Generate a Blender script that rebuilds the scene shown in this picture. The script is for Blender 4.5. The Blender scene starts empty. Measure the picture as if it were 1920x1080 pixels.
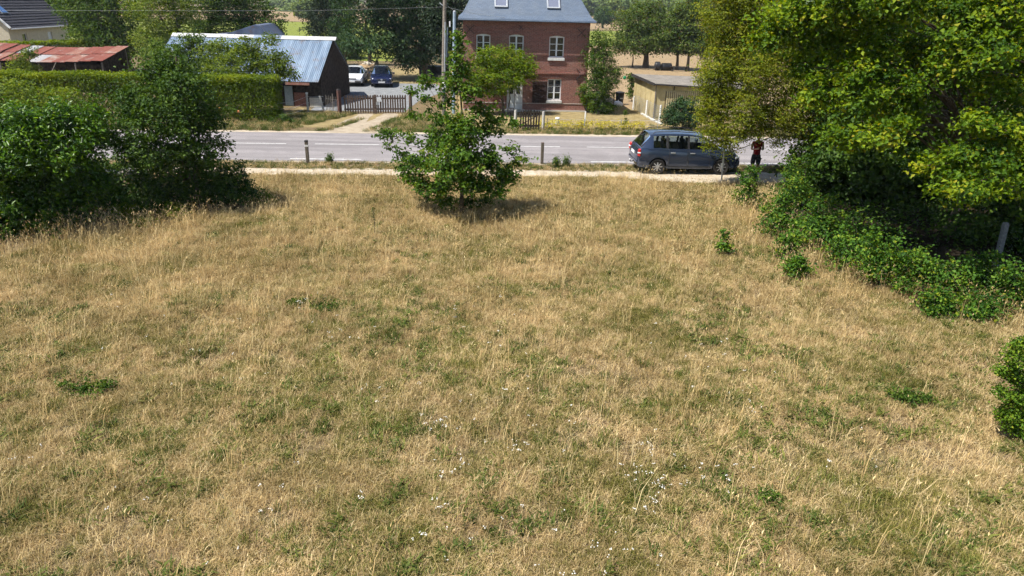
import bpy, bmesh, math, random
import numpy as np
from mathutils import Vector, Matrix

sc = bpy.context.scene
# ------------------------------------------------------------------ camera, sky, sun, exposure
FPX, PITCH, ROLL, CAMH = 1331.0, math.radians(22.0), math.radians(1.45), 6.5
cd = bpy.data.cameras.new('camera'); cam = bpy.data.objects.new('camera', cd)
sc.collection.objects.link(cam)
cd.sensor_width = 36.0; cd.lens = 36.0 * FPX / 1920.0; cd.clip_start = 0.1; cd.clip_end = 9000
cam.matrix_world = Matrix.Translation((0, 0, CAMH)) @ Matrix.Rotation(math.pi/2 - PITCH, 4, 'X') @ Matrix.Rotation(ROLL, 4, 'Z')
sc.camera = cam
SUN_EL, SHADOW_AZ = math.radians(60), math.radians(26)
SUN = Vector((-math.cos(SUN_EL)*math.cos(SHADOW_AZ), -math.cos(SUN_EL)*math.sin(SHADOW_AZ), math.sin(SUN_EL)))
w = bpy.data.worlds.new('World'); sc.world = w; w.use_nodes = True
nt = w.node_tree; bg = nt.nodes['Background']
sky = nt.nodes.new('ShaderNodeTexSky'); sky.sky_type = 'NISHITA'; sky.sun_disc = False
sky.sun_elevation = SUN_EL; sky.sun_rotation = math.atan2(SUN.x, SUN.y) % (2*math.pi)
sky.air_density = 1.0; sky.dust_density = 0.6; sky.ozone_density = 1.0
nt.links.new(sky.outputs[0], bg.inputs[0]); bg.inputs[1].default_value = 0.08
sl = bpy.data.lights.new('sun', 'SUN'); sl.energy = 5.0; sl.angle = math.radians(0.53); sl.color = (1.0, 0.955, 0.88)
so = bpy.data.objects.new('sun', sl); sc.collection.objects.link(so)
so.rotation_euler = SUN.to_track_quat('Z', 'Y').to_euler()
sc.view_settings.view_transform = 'Standard'; sc.view_settings.look = 'None'
sc.view_settings.exposure = 0.85; sc.view_settings.gamma = 1.0; sc.view_settings.use_curve_mapping = False
sc.render.engine = 'CYCLES'
cy = sc.cycles
cy.max_bounces = 5; cy.diffuse_bounces = 2; cy.glossy_bounces = 3; cy.transmission_bounces = 5
cy.transparent_max_bounces = 8; cy.volume_bounces = 0; cy.caustics_reflective = False; cy.caustics_refractive = False
cy.sample_clamp_indirect = 6.0
cy.use_denoising = True
try: cy.denoiser = 'OPENIMAGEDENOISE'; cy.denoising_input_passes = 'RGB_ALBEDO_NORMAL'; cy.denoising_prefilter = 'ACCURATE'
except Exception: pass
cy.use_adaptive_sampling = True; cy.adaptive_threshold = 0.03; cy.adaptive_min_samples = 20

# ------------------------------------------------------------------ helpers
COL = sc.collection
PI = math.pi
R = math.radians
rng = np.random.default_rng(7)
random.seed(7)

def ray(x, y):
    a, b = x-960.0, y-540.0
    u = (a*math.cos(ROLL)+b*math.sin(ROLL))/FPX; v = -(-a*math.sin(ROLL)+b*math.cos(ROLL))/FPX
    return (u, math.cos(PITCH)+v*math.sin(PITCH), -math.sin(PITCH)+v*math.cos(PITCH))
def gpt(x, y, z=0.0):                       # pixel -> point on the ground
    d = ray(x, y); t = (z-CAMH)/d[2]; return Vector((d[0]*t, d[1]*t, z))
def apt(x, y, Y):                           # pixel -> point at the distance Y of the thing it belongs to
    d = ray(x, y); t = Y/d[1]; return Vector((d[0]*t, Y, CAMH+d[2]*t))
def pxm(x, y, Y):                           # pixels per metre there
    d = ray(x, y); return FPX/(Y/d[1])
RA = R(4.2)
def rd(s, t, z=0.0):                        # road coordinates (along, across) -> world
    return Vector((s*math.cos(RA)-t*math.sin(RA), 34.1+s*math.sin(RA)+t*math.cos(RA), z))
def road_t(x, y): return -(x)*math.sin(RA)+(y-34.1)*math.cos(RA)

def vnoise(x, y, scale, seed=0):
    x = np.asarray(x, float)/scale+1000.5; y = np.asarray(y, float)/scale+1000.5
    xi = np.floor(x).astype(np.int64); yi = np.floor(y).astype(np.int64)
    fx = x-xi; fy = y-yi; fx = fx*fx*(3-2*fx); fy = fy*fy*(3-2*fy)
    def h(i, j):
        n = (i*374761393+j*668265263+seed*1442695041) & 0xffffffff
        n = ((n ^ (n >> 13))*1274126177) & 0xffffffff
        n = ((n ^ (n >> 16))*2246822519) & 0xffffffff
        return (n ^ (n >> 15))/4294967295.0
    return (h(xi, yi)*(1-fx)+h(xi+1, yi)*fx)*(1-fy)+(h(xi, yi+1)*(1-fx)+h(xi+1, yi+1)*fx)*fy
def ground_h(x, y):
    x = np.asarray(x, float); y = np.asarray(y, float)
    t = road_t(x, y); k = np.clip((-6.3-t)/2.0, 0, 1)
    return k*((vnoise(x, y, 3.1, 3)-0.5)*0.10+(vnoise(x, y, 1.2, 4)-0.5)*0.05)

def setp(o, label=None, cat=None, group=None, kind=None):
    if label: o['label'] = label
    if cat: o['category'] = cat
    if group: o['group'] = group
    if kind: o['kind'] = kind
    return o
def empty(name, loc=(0, 0, 0), rz=0.0, label=None, cat=None, group=None):
    o = bpy.data.objects.new(name, None); COL.objects.link(o); o.empty_display_size = 0.2
    o.location = loc; o.rotation_euler = (0, 0, rz)
    return setp(o, label, cat, group)
def link(name, me, mat=None, parent=None, loc=None):
    o = bpy.data.objects.new(name, me); COL.objects.link(o)
    if mat is not None:
        if len(me.materials) == 0: me.materials.append(mat)
    if parent is not None: o.parent = parent
    if loc is not None: o.location = loc
    return o
def mesh_np(name, V, Fa, tint=None, smooth=False):
    me = bpy.data.meshes.new(name)
    V = np.asarray(V, np.float32).reshape(-1, 3); Fa = np.asarray(Fa, np.int32)
    me.vertices.add(len(V)); me.vertices.foreach_set('co', V.ravel())
    m, k = Fa.shape
    me.loops.add(m*k); me.loops.foreach_set('vertex_index', Fa.ravel())
    me.polygons.add(m); me.polygons.foreach_set('loop_start', np.arange(0, m*k, k, dtype=np.int32))
    if tint is not None:
        a = me.attributes.new('tint', 'FLOAT', 'POINT'); a.data.foreach_set('value', np.asarray(tint, np.float32))
    me.update(calc_edges=True)
    if smooth: me.polygons.foreach_set('use_smooth', np.ones(m, bool))
    return me

class MB:                                    # mesh collector
    def __init__(s): s.v = []; s.f = []
    def add(s, vs, fs):
        n = len(s.v); s.v += [tuple(p) for p in vs]; s.f += [tuple(i+n for i in f) for f in fs]; return s
    def box(s, c, size, rot=None):
        hx, hy, hz = size[0]/2, size[1]/2, size[2]/2
        vs = [Vector((x, y, z)) for x in (-hx, hx) for y in (-hy, hy) for z in (-hz, hz)]
        if rot is not None: vs = [rot @ v for v in vs]
        c = Vector(c)
        return s.add([v+c for v in vs], [(0, 1, 3, 2), (4, 6, 7, 5), (0, 4, 5, 1), (2, 3, 7, 6), (0, 2, 6, 4), (1, 5, 7, 3)])
    def bar(s, a, b, wx, wy):                # rectangular bar from a to b
        a, b = Vector(a), Vector(b); d = b-a; L = d.length
        q = d.to_track_quat('Z', 'Y').to_matrix()
        return s.box((a+b)/2, (wx, wy, L), q)
    def tube(s, pts, rad, n=6, cap=True):
        pts = [Vector(p) for p in pts]
        if not hasattr(rad, '__len__'): rad = [rad]*len(pts)
        vs, fs = [], []
        up = Vector((0.13, 0.21, 0.97))
        for i, p in enumerate(pts):
            d = (pts[min(i+1, len(pts)-1)]-pts[max(i-1, 0)]).normalized()
            a = d.cross(up if abs(d.dot(up)) < .95 else Vector((1, 0, 0))).normalized(); b = d.cross(a)
            for k in range(n):
                an = 2*PI*k/n; vs.append(p+(a*math.cos(an)+b*math.sin(an))*rad[i])
        for i in range(len(pts)-1):
            for k in range(n):
                k2 = (k+1) % n; fs.append((i*n+k, i*n+k2, (i+1)*n+k2, (i+1)*n+k))
        if cap: fs.append(tuple(range(n-1, -1, -1))); fs.append(tuple((len(pts)-1)*n+k for k in range(n)))
        return s.add(vs, fs)
    def lathe(s, prof, n=16, axis='Z', c=(0, 0, 0)):   # prof: (radius, height)
        vs, fs = [], []
        for r_, h in prof:
            for k in range(n):
                an = 2*PI*k/n; p = (r_*math.cos(an), r_*math.sin(an), h)
                if axis == 'Y': p = (p[0], p[2], p[1])
                if axis == 'X': p = (p[2], p[0], p[1])
                vs.append(Vector(p)+Vector(c))
        for i in range(len(prof)-1):
            for k in range(n):
                k2 = (k+1) % n; fs.append((i*n+k, i*n+k2, (i+1)*n+k2, (i+1)*n+k))
        fs.append(tuple(range(n-1, -1, -1))); fs.append(tuple((len(prof)-1)*n+k for k in range(n)))
        return s.add(vs, fs)
    def prism(s, poly, a, b):                # closed polygon (list of 3d points) moved by vector from a-offset to b-offset
        n = len(poly); a, b = Vector(a), Vector(b)
        vs = [Vector(p)+a for p in poly]+[Vector(p)+b for p in poly]
        fs = [tuple(range(n-1, -1, -1)), tuple(range(n, 2*n))]+[(i, (i+1) % n, n+(i+1) % n, n+i) for i in range(n)]
        return s.add(vs, fs)
    def mesh(s, name, smooth=False, bevel=0.0):
        me = bpy.data.meshes.new(name); me.from_pydata([tuple(v) for v in s.v], [], s.f); me.update()
        bm = bmesh.new(); bm.from_mesh(me)
        bmesh.ops.recalc_face_normals(bm, faces=bm.faces)
        if bevel: bmesh.ops.bevel(bm, geom=bm.edges[:], offset=bevel, segments=1, affect='EDGES', clamp_overlap=True)
        bm.to_mesh(me); bm.free()
        if smooth:
            me.polygons.foreach_set('use_smooth', np.ones(len(me.polygons), bool)); me.set_sharp_from_angle(angle=R(40))
        return me
    def build(s, name, mat, parent=None, smooth=False, bevel=0.0, loc=None):
        return link(name, s.mesh(name, smooth, bevel), mat, parent, loc)

# ------------------------------------------------------------------ materials
class N:
    def __init__(s, name):
        m = bpy.data.materials.new(name); m.use_nodes = True; s.m = m; s.t = m.node_tree
        s.b = s.t.nodes['Principled BSDF']; s.out = s.t.nodes['Material Output']
    def n(s, typ, **kw):
        x = s.t.nodes.new(typ)
        for k, v in kw.items(): setattr(x, k, v)
        return x
    def l(s, a, b): s.t.links.new(a, b)
    def pos(s): return s.n('ShaderNodeNewGeometry').outputs['Position']
    def obj(s): return s.n('ShaderNodeTexCoord').outputs['Object']
    def noise(s, vec, scale, detail=4, rough=.55, dist=0.0):
        x = s.n('ShaderNodeTexNoise'); x.inputs['Scale'].default_value = scale; x.inputs['Detail'].default_value = detail
        x.inputs['Roughness'].default_value = rough; x.inputs['Distortion'].default_value = dist
        if vec is not None: s.l(vec, x.inputs['Vector'])
        return x.outputs['Fac']
    def ramp(s, fac, stops, interp='LINEAR'):
        x = s.n('ShaderNodeValToRGB'); x.color_ramp.interpolation = interp
        e = x.color_ramp.elements
        while len(e) < len(stops): e.new(0.5)
        for i, (p, c) in enumerate(stops):
            e[i].position = p; e[i].color = (c[0], c[1], c[2], 1) if hasattr(c, '__len__') else (c, c, c, 1)
        s.l(fac, x.inputs[0]); return x.outputs[0]
    def mix(s, fac, a, b, mode='MIX'):
        x = s.n('ShaderNodeMix'); x.data_type = 'RGBA'; x.blend_type = mode
        for sock, v in ((x.inputs[0], fac), (x.inputs[6], a), (x.inputs[7], b)):
            if hasattr(v, 'is_linked'): s.l(v, sock)
            elif hasattr(v, '__len__'): sock.default_value = (v[0], v[1], v[2], 1)
            else: sock.default_value = v
        return x.outputs[2]
    def math(s, op, a, b=0.0, clamp=False):
        x = s.n('ShaderNodeMath'); x.operation = op; x.use_clamp = clamp
        for sock, v in ((x.inputs[0], a), (x.inputs[1], b)):
            if hasattr(v, 'is_linked'): s.l(v, sock)
            else: sock.default_value = v
        return x.outputs[0]
    def attr(s, name, typ='GEOMETRY'):
        x = s.n('ShaderNodeAttribute'); x.attribute_name = name; x.attribute_type = typ; return x.outputs['Fac']
    def bump(s, h, strength=.4, dist=.02):
        x = s.n('ShaderNodeBump'); x.inputs['Strength'].default_value = strength; x.inputs['Distance'].default_value = dist
        s.l(h, x.inputs['Height']); s.l(x.outputs[0], s.b.inputs['Normal'])
    def done(s, color=None, rough=.8, spec=.3, metal=0.0, coat=0.0):
        if color is not None:
            if hasattr(color, 'is_linked'): s.l(color, s.b.inputs['Base Color'])
            else: s.b.inputs['Base Color'].default_value = (*color, 1)
        s.b.inputs['Roughness'].default_value = rough; s.b.inputs['Specular IOR Level'].default_value = spec
        s.b.inputs['Metallic'].default_value = metal; s.b.inputs['Coat Weight'].default_value = coat
        if coat: s.b.inputs['Coat Roughness'].default_value = .06
        return s.m

def mottled(name, c1, c2, scale=6, rough=.8, spec=.3, bump=.0, metal=0.0, coat=0.0, detail=6, world=False, lo=.35, hi=.65):
    n = N(name); p = n.pos() if world else n.obj()
    f = n.noise(p, scale, detail, .62)
    c = n.ramp(f, [(lo, c1), (hi, c2)])
    if bump: n.bump(n.noise(p, scale*4, 4, .6), bump, .02)
    return n.done(c, rough, spec, metal, coat)

def leafmat(name, dark, mid, light, trans=.35, rough=.55, spec=.14, odd=None):
    n = N(name); t = n.attr('tint')
    stops = [(0.0, dark), (.5, mid), (.93, light)]
    if odd: stops.append((1.0, odd))
    c = n.ramp(t, stops)
    c = n.mix(n.math('MULTIPLY', n.noise(n.pos(), 1.1, 2), .5), c, n.mix(1.0, c, (.80, .86, .70), 'MULTIPLY'))
    n.done(c, rough, spec)
    tr = n.n('ShaderNodeBsdfTranslucent'); n.l(n.mix(1.0, c, (1.35, 1.25, .40), 'MULTIPLY'), tr.inputs[0])
    ms = n.n('ShaderNodeMixShader'); ms.inputs[0].default_value = trans
    n.l(n.b.outputs[0], ms.inputs[1]); n.l(tr.outputs[0], ms.inputs[2]); n.l(ms.outputs[0], n.out.inputs[0])
    return n.m

def dryness(n, p):                           # shared large-scale patches of green and straw
    a = n.noise(p, .45, 3, .6); b = n.noise(p, 3.2, 4, .65)
    return n.math('ADD', n.math('MULTIPLY', a, .5), n.math('MULTIPLY', b, .5))

def ground_mat():
    n = N('dry_field_ground'); p = n.pos()
    d = dryness(n, p); f = n.noise(p, 9, 8, .72); g = n.noise(p, 45, 4, .7)
    straw = n.ramp(f, [(.30, (.10, .068, .035)), (.5, (.22, .158, .085)), (.70, (.42, .325, .21))])
    green = n.ramp(f, [(.30, (.045, .052, .016)), (.7, (.16, .15, .055))])
    c = n.mix(n.ramp(d, [(.38, 0.0), (.52, 1.0)]), green, straw)
    c = n.mix(n.ramp(g, [(.38, .75), (.62, 0.0)]), c, (.045, .034, .018))
    n.bump(n.math('ADD', f, n.math('MULTIPLY', g, .4)), .6, .04)
    return n.done(c, .95, .1)

def grass_mat(name, dry_stops, green_stops, gl=.44, gh=.60, trans=.25):
    n = N(name); p = n.pos(); t = n.attr('tint')
    rnd = n.n('ShaderNodeObjectInfo').outputs['Random']
    tt = n.math('ADD', n.math('MULTIPLY', t, .6), n.math('MULTIPLY', rnd, .4))
    d = dryness(n, p); d = n.math('ADD', d, n.math('MULTIPLY', n.math('SUBTRACT', t, .5), .16))
    c = n.mix(n.ramp(d, [(gl, 0.0), (gh, 1.0)]), n.ramp(tt, green_stops), n.ramp(tt, dry_stops))
    c = n.mix(1.0, c, n.ramp(n.noise(p, .55, 4, .62), [(.34, (.72, .71, .62)), (.52, (.97, .96, .93)), (.68, (1.13, 1.11, 1.10))]), 'MULTIPLY')
    n.done(c, .7, .2)
    tr = n.n('ShaderNodeBsdfTranslucent'); n.l(c, tr.inputs[0])
    ms = n.n('ShaderNodeMixShader'); ms.inputs[0].default_value = trans
    n.l(n.b.outputs[0], ms.inputs[1]); n.l(tr.outputs[0], ms.inputs[2]); n.l(ms.outputs[0], n.out.inputs[0])
    return n.m

STRAW = [(.0, (.20, .122, .052)), (.35, (.46, .325, .150)), (.7, (.64, .485, .25)), (1.0, (.81, .68, .44))]
GREEN = [(.0, (.075, .082, .012)), (.5, (.18, .175, .032)), (1.0, (.37, .31, .085))]
VERD = [(.0, (.040, .065, .010)), (.5, (.085, .125, .020)), (1.0, (.18, .20, .045))]
GOLD = [(.0, (.36, .23, .085)), (.5, (.60, .43, .19)), (1.0, (.80, .66, .38))]
m_ground = ground_mat()
m_straw = grass_mat('straw_blades', STRAW, GREEN, .37, .50)
m_mat = grass_mat('short_blades', STRAW, GREEN, .42, .58)
m_green = grass_mat('green_blades', GREEN, VERD, .45, .75)
m_gold = grass_mat('golden_stalks', GOLD, STRAW, .35, .5)
m_verge = grass_mat('verge_blades', [(0, (.16, .14, .045)), (1, (.36, .31, .13))], VERD, .46, .82)

def asphalt():
    n = N('worn_asphalt'); p = n.pos()
    f = n.noise(p, 1.1, 6, .65); g = n.noise(p, 60, 3, .7)
    c = n.ramp(f, [(.3, (.19, .169, .167)), (.7, (.262, .236, .234))])
    c = n.mix(.22, c, n.ramp(g, [(.3, (.08, .08, .085)), (.7, (.5, .48, .48))]))
    mp = n.n('ShaderNodeMapping'); mp.inputs['Scale'].default_value = (.06, 1.3, 1); n.l(p, mp.inputs[0])
    mp.inputs['Rotation'].default_value = (0, 0, -RA)
    s = n.noise(mp.outputs[0], 1.0, 3, .5)
    c = n.mix(n.ramp(s, [(.42, 0.0), (.66, .6)]), c, (.125, .115, .115))
    c = n.mix(n.ramp(n.noise(p, .35, 2, .4), [(.56, 0.0), (.58, .35)]), c, (.165, .15, .15))
    n.bump(g, .3, .01)
    return n.done(c, .85, .3)
m_road = asphalt()
def sandmat(name, c1, c2, c3):
    n = N(name); p = n.pos(); f = n.noise(p, 2.2, 7, .68); g = n.noise(p, 34, 5, .7)
    c = n.ramp(f, [(.3, c1), (.52, c2), (.72, c3)])
    c = n.mix(n.ramp(g, [(.35, .5), (.55, 0.0)]), c, tuple(v*.55 for v in c1))
    n.bump(g, .5, .02)
    return n.done(c, .95, .1)
m_path = sandmat('sandy_path', (.32, .26, .185), (.46, .39, .295), (.56, .49, .39))
m_track = sandmat('dirt_track', (.25, .20, .14), (.37, .31, .23), (.46, .40, .31))
m_gravel = sandmat('grey_gravel', (.14, .145, .15), (.22, .228, .235), (.29, .298, .305))
m_paddock = sandmat('dry_paddock', (.21, .145, .08), (.29, .21, .12), (.36, .275, .17))
m_pasture = sandmat('green_pasture', (.10, .125, .02), (.19, .22, .04), (.27, .27, .07))
m_lawn = sandmat('dry_lawn', (.17, .13, .06), (.27, .21, .10), (.35, .28, .15))
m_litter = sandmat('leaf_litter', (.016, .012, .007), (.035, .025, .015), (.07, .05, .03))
m_line = mottled('road_paint', (.42, .41, .40), (.70, .69, .67), 5, .7)
m_bark = mottled('bark', (.06, .045, .03), (.17, .135, .095), 12, .9, .1, .5)
m_pale_bark = mottled('pale_bark', (.12, .10, .075), (.28, .25, .20), 12, .9, .1, .5)
m_oakleaf = leafmat('sapling_leaves', (.024, .062, .008), (.075, .155, .016), (.16, .25, .026), .38, odd=(.19, .19, .03))
m_bigoak = leafmat('oak_leaves', (.030, .078, .008), (.110, .195, .012), (.27, .340, .016), .45, odd=(.34, .30, .025))
m_locust = leafmat('feathery_leaves', (.085, .125, .012), (.22, .265, .022), (.36, .37, .035), .50, odd=(.27, .19, .05))
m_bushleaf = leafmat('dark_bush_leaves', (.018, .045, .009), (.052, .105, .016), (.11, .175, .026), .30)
m_laurel = leafmat('laurel_leaves', (.020, .055, .006), (.062, .145, .010), (.18, .31, .018), .36, .35, .3)
m_bramble = leafmat('bramble_leaves', (.022, .065, .010), (.075, .17, .020), (.19, .29, .028), .36, odd=(.26, .27, .02))
m_hedge = leafmat('hedge_leaves', (.05, .09, .006), (.125, .185, .012), (.27, .31, .016), .38)
m_treeA = leafmat('mid_green_leaves', (.025, .06, .010), (.070, .13, .018), (.14, .20, .028), .34)
m_treeB = leafmat('yellow_green_leaves', (.055, .10, .012), (.13, .19, .022), (.23, .28, .034), .40)
m_treeC = leafmat('blue_green_leaves', (.018, .045, .020), (.04, .085, .034), (.085, .14, .05), .28)
m_orch = leafmat('orchard_leaves', (.03, .062, .014), (.085, .135, .028), (.17, .22, .045), .36, odd=(.14, .10, .06))
m_conif = leafmat('conifer_needles', (.010, .022, .012), (.022, .042, .02), (.045, .07, .03), .15)
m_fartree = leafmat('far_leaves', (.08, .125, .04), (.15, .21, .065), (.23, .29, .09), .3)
m_yard = leafmat('garden_tree_leaves', (.05, .10, .006), (.13, .21, .010), (.25, .31, .018), .40, odd=(.22, .17, .04))
m_box = leafmat('box_bush_leaves', (.035, .085, .008), (.10, .19, .014), (.23, .31, .025), .36, odd=(.32, .34, .03))
m_yflower = leafmat('yellow_bloom', (.30, .26, .02), (.48, .40, .03), (.60, .52, .05), .2)

def brick():
    n = N('red_brick'); tc = n.obj(); sx = n.n('ShaderNodeSeparateXYZ'); n.l(tc, sx.inputs[0])
    cb = n.n('ShaderNodeCombineXYZ'); n.l(n.math('ADD', sx.outputs[0], sx.outputs[1]), cb.inputs[0]); n.l(sx.outputs[2], cb.inputs[1])
    b = n.n('ShaderNodeTexBrick'); n.l(cb.outputs[0], b.inputs['Vector'])
    b.inputs['Scale'].default_value = 1.0; b.inputs['Brick Width'].default_value = .23; b.inputs['Row Height'].default_value = .072
    b.inputs['Mortar Size'].default_value = .010; b.inputs['Color1'].default_value = (.30, .095, .070, 1)
    b.inputs['Color2'].default_value = (.175, .055, .046, 1); b.inputs['Mortar'].default_value = (.30, .24, .20, 1); b.inputs['Bias'].default_value = -.1
    f = n.noise(tc, 1.6, 6, .65)
    c = n.mix(n.ramp(f, [(.35, .0), (.7, .45)]), b.outputs[0], (.30, .15, .11))
    c = n.mix(n.ramp(n.noise(tc, 9, 4), [(.45, 0.0), (.72, .55)]), c, (.085, .035, .035))
    c = n.mix(n.ramp(n.noise(tc, .7, 5, .7), [(.52, 0.0), (.75, .4)]), c, (.34, .24, .19))
    n.bump(n.math('SUBTRACT', 1.0, b.outputs['Fac']), .5, .012)
    return n.done(c, .9, .15)
m_brick = brick()
def slate():
    n = N('blue_slate'); tc = n.obj(); sx = n.n('ShaderNodeSeparateXYZ'); n.l(tc, sx.inputs[0])
    cb = n.n('ShaderNodeCombineXYZ'); n.l(n.math('ADD', sx.outputs[0], n.math('MULTIPLY', sx.outputs[1], .3)), cb.inputs[0]); n.l(n.math('ADD', sx.outputs[2], n.math('MULTIPLY', sx.outputs[1], .3)), cb.inputs[1])
    b = n.n('ShaderNodeTexBrick'); n.l(cb.outputs[0], b.inputs['Vector'])
    b.inputs['Brick Width'].default_value = .22; b.inputs['Row Height'].default_value = .09; b.inputs['Scale'].default_value = 1
    b.inputs['Mortar Size'].default_value = .006; b.inputs['Color1'].default_value = (.075, .108, .160, 1)
    b.inputs['Color2'].default_value = (.105, .142, .20, 1); b.inputs['Mortar'].default_value = (.05, .06, .08, 1)
    c = n.mix(n.ramp(n.noise(tc, 2.2, 5), [(.4, 0.0), (.75, .4)]), b.outputs[0], (.12, .14, .165))
    n.bump(b.outputs['Fac'], .3, .01)
    return n.done(c, .5, .45)
m_slate = slate()
def corrugated(name, c1, c2, rust, amt, rough=.45, metal=.0, sc_=.8):
    n = N(name); tc = n.pos()
    mp = n.n('ShaderNodeMapping'); mp.inputs['Scale'].default_value = (3.2, .22, .22); n.l(tc, mp.inputs[0])
    f = n.noise(mp.outputs[0], sc_, 7, .68); c = n.ramp(f, [(.32, c1), (.66, c2)])
    g = n.noise(tc, 1.7, 6, .65); c = n.mix(n.ramp(g, [(.62-amt, 0.0), (.75-amt*.6, .85)]), c, rust)
    return n.done(c, rough, .5, metal)
m_zinc = corrugated('weathered_zinc_sheet', (.09, .14, .21), (.27, .345, .44), (.17, .13, .11), .09, .5, .1, 1.7)
m_zincdark = corrugated('dark_zinc_sheet', (.05, .07, .12), (.11, .14, .21), (.12, .07, .05), .1, .6)
m_rust = corrugated('rusted_red_sheet', (.20, .05, .035), (.28, .10, .07), (.34, .28, .24), .06, .8, 0, 1.4)
m_darkwood = mottled('tarred_boards', (.022, .018, .015), (.075, .06, .048), 5, .95, .1, .4)
m_greywood = mottled('weathered_wood', (.15, .125, .10), (.30, .265, .22), 14, .9, .15, .5)
m_picket = mottled('brown_pickets', (.075, .052, .04), (.17, .125, .10), 14, .9, .15, .5)
m_blackwood = mottled('blackened_pickets', (.025, .02, .016), (.075, .06, .045), 16, .95, .1, .5)
m_shutter = mottled('brown_shutter_paint', (.022, .011, .009), (.042, .02, .016), 10, .6, .3, .2)
m_concrete = mottled('concrete', (.36, .34, .30), (.56, .54, .49), 14, .9, .2, .3)
m_whitecon = mottled('whitewashed_concrete', (.55, .54, .51), (.74, .73, .70), 10, .85, .2, .2)
m_white = mottled('white_gloss_paint', (.70, .71, .72), (.80, .80, .80), 6, .45, .4)
m_cream = mottled('cream_render', (.52, .46, .34), (.62, .55, .42), 3, .95, .1, .2)
m_tile = mottled('dark_roof_tiles', (.028, .027, .034), (.06, .057, .066), 7, .8, .25, .3)
m_beige = mottled('ochre_panel', (.40, .32, .16), (.50, .41, .22), 2.5, .85, .2, .1)
m_felt = mottled('roof_felt', (.15, .135, .115), (.24, .215, .185), 2.0, .95, .15, .2)
m_iron = mottled('dark_iron', (.018, .016, .016), (.045, .04, .038), 20, .7, .4)
m_galv = mottled('galvanised_steel', (.34, .36, .38), (.48, .50, .52), 9, .45, .5, 0, .5)
m_bluepole = mottled('grey_blue_paint', (.26, .34, .42), (.36, .44, .52), 5, .5, .4)
m_black = mottled('black_plastic', (.010, .010, .011), (.03, .03, .032), 12, .6, .4)
m_plate = mottled('plate_white', (.72, .72, .70), (.80, .80, .78), 4, .5)
m_bale = mottled('black_wrap', (.008, .008, .009), (.02, .02, .022), 4, .45, .5)
m_stone = mottled('pale_rubble', (.40, .35, .28), (.66, .61, .53), 5, .95, .1, .5)
m_soil = mottled('bare_earth', (.25, .17, .095), (.38, .27, .16), 3, .95, .1, .5)
def glassmat(name, tint, op):
    n = N(name)
    g = n.n('ShaderNodeBsdfGlossy'); g.inputs['Roughness'].default_value = .03; g.inputs['Color'].default_value = (.9, .95, 1, 1)
    t = n.n('ShaderNodeBsdfTransparent'); t.inputs[0].default_value = (*tint, 1)
    fr = n.n('ShaderNodeFresnel'); fr.inputs[0].default_value = 1.5
    d = n.n('ShaderNodeMixShader'); d.inputs[0].default_value = op
    n.done((.012, .016, .018), .05, .5)
    n.l(t.outputs[0], d.inputs[1]); n.l(n.b.outputs[0], d.inputs[2])
    m2 = n.n('ShaderNodeMixShader'); n.l(fr.outputs[0], m2.inputs[0]); n.l(d.outputs[0], m2.inputs[1]); n.l(g.outputs[0], m2.inputs[2])
    n.l(m2.outputs[0], n.out.inputs[0]); return n.m
m_carglass = glassmat('car_glass', (.62, .70, .70), .12)
m_winglass = glassmat('window_glass', (.5, .55, .55), .9)
def skyglass():
    n = N('sky_tinted_glass'); return n.done((.22, .42, .72), .05, .8, .85)  # blue sky reflection put into the pane colour
m_skyglass = skyglass()
def greyglass():
    n = N('attic_window_glass'); return n.done((.34, .36, .44), .12, .6, .6)
m_greyglass = greyglass()
# ------------------------------------------------------------------ the setting: ground, road, path
def axis_pts(lo, hi, step, far):
    a = list(np.arange(lo, hi+1e-6, step)); s = step
    while a[-1] < far: s *= 1.35; a.append(a[-1]+s)
    b = []; x = lo; s = step
    while x > -far: s *= 1.35; x -= s; b.append(x)
    return np.array(b[::-1]+a)
gx = axis_pts(-24, 24, .4, 5000); gy = axis_pts(-4, 34, .4, 5000)
GX, GY = np.meshgrid(gx, gy)
V = np.stack([GX, GY, ground_h(GX, GY)], -1).reshape(-1, 3)
nx, ny = len(gx), len(gy)
ii = np.arange((ny-1)*(nx-1)); r_, c_ = ii//(nx-1), ii % (nx-1)
i0 = r_*nx+c_
g = link('ground', mesh_np('ground', V, np.stack([i0, i0+1, i0+nx+1, i0+nx], 1), smooth=True), m_ground)
setp(g, 'dry straw coloured meadow ground', None, None, 'structure')

def strip(name, t0, t1, s0, s1, z, mat, rough=.0, step=.3, seed=1, kind='structure', frame=rd, thick=0.0):
    s = np.arange(s0, s1+step, step); rows = 7
    f0 = t0 if callable(t0) else (lambda q: t0+0*q); f1 = t1 if callable(t1) else (lambda q: t1+0*q)
    a, b = f0(s), f1(s)
    a = a+rough*((vnoise(s, s*0+seed, .8, seed)-.5)*2+(vnoise(s, s*0, .3, seed+1)-.5))
    b = b+rough*((vnoise(s, s*0+seed*3, .8, seed+5)-.5)*2+(vnoise(s, s*0, .3, seed+6)-.5))
    vs = []
    for k in range(rows):
        q = k/(rows-1); t = a*(1-q)+b*q
        for si, ti in zip(s, t): vs.append(frame(si, ti, z))
    n = len(s); i = np.arange((rows-1)*(n-1)); rr, cc = i//(n-1), i % (n-1); i0 = rr*n+cc
    o = link(name, mesh_np(name, np.array(vs), np.stack([i0, i0+1, i0+n+1, i0+n], 1)), mat)
    if kind: o['kind'] = kind
    return o
road = strip('road', -3.55, 3.2, -150, 150, .020, m_road, .05, 1.0, 3)
road['label'] = 'grey worn asphalt road crossing behind the meadow'
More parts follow.
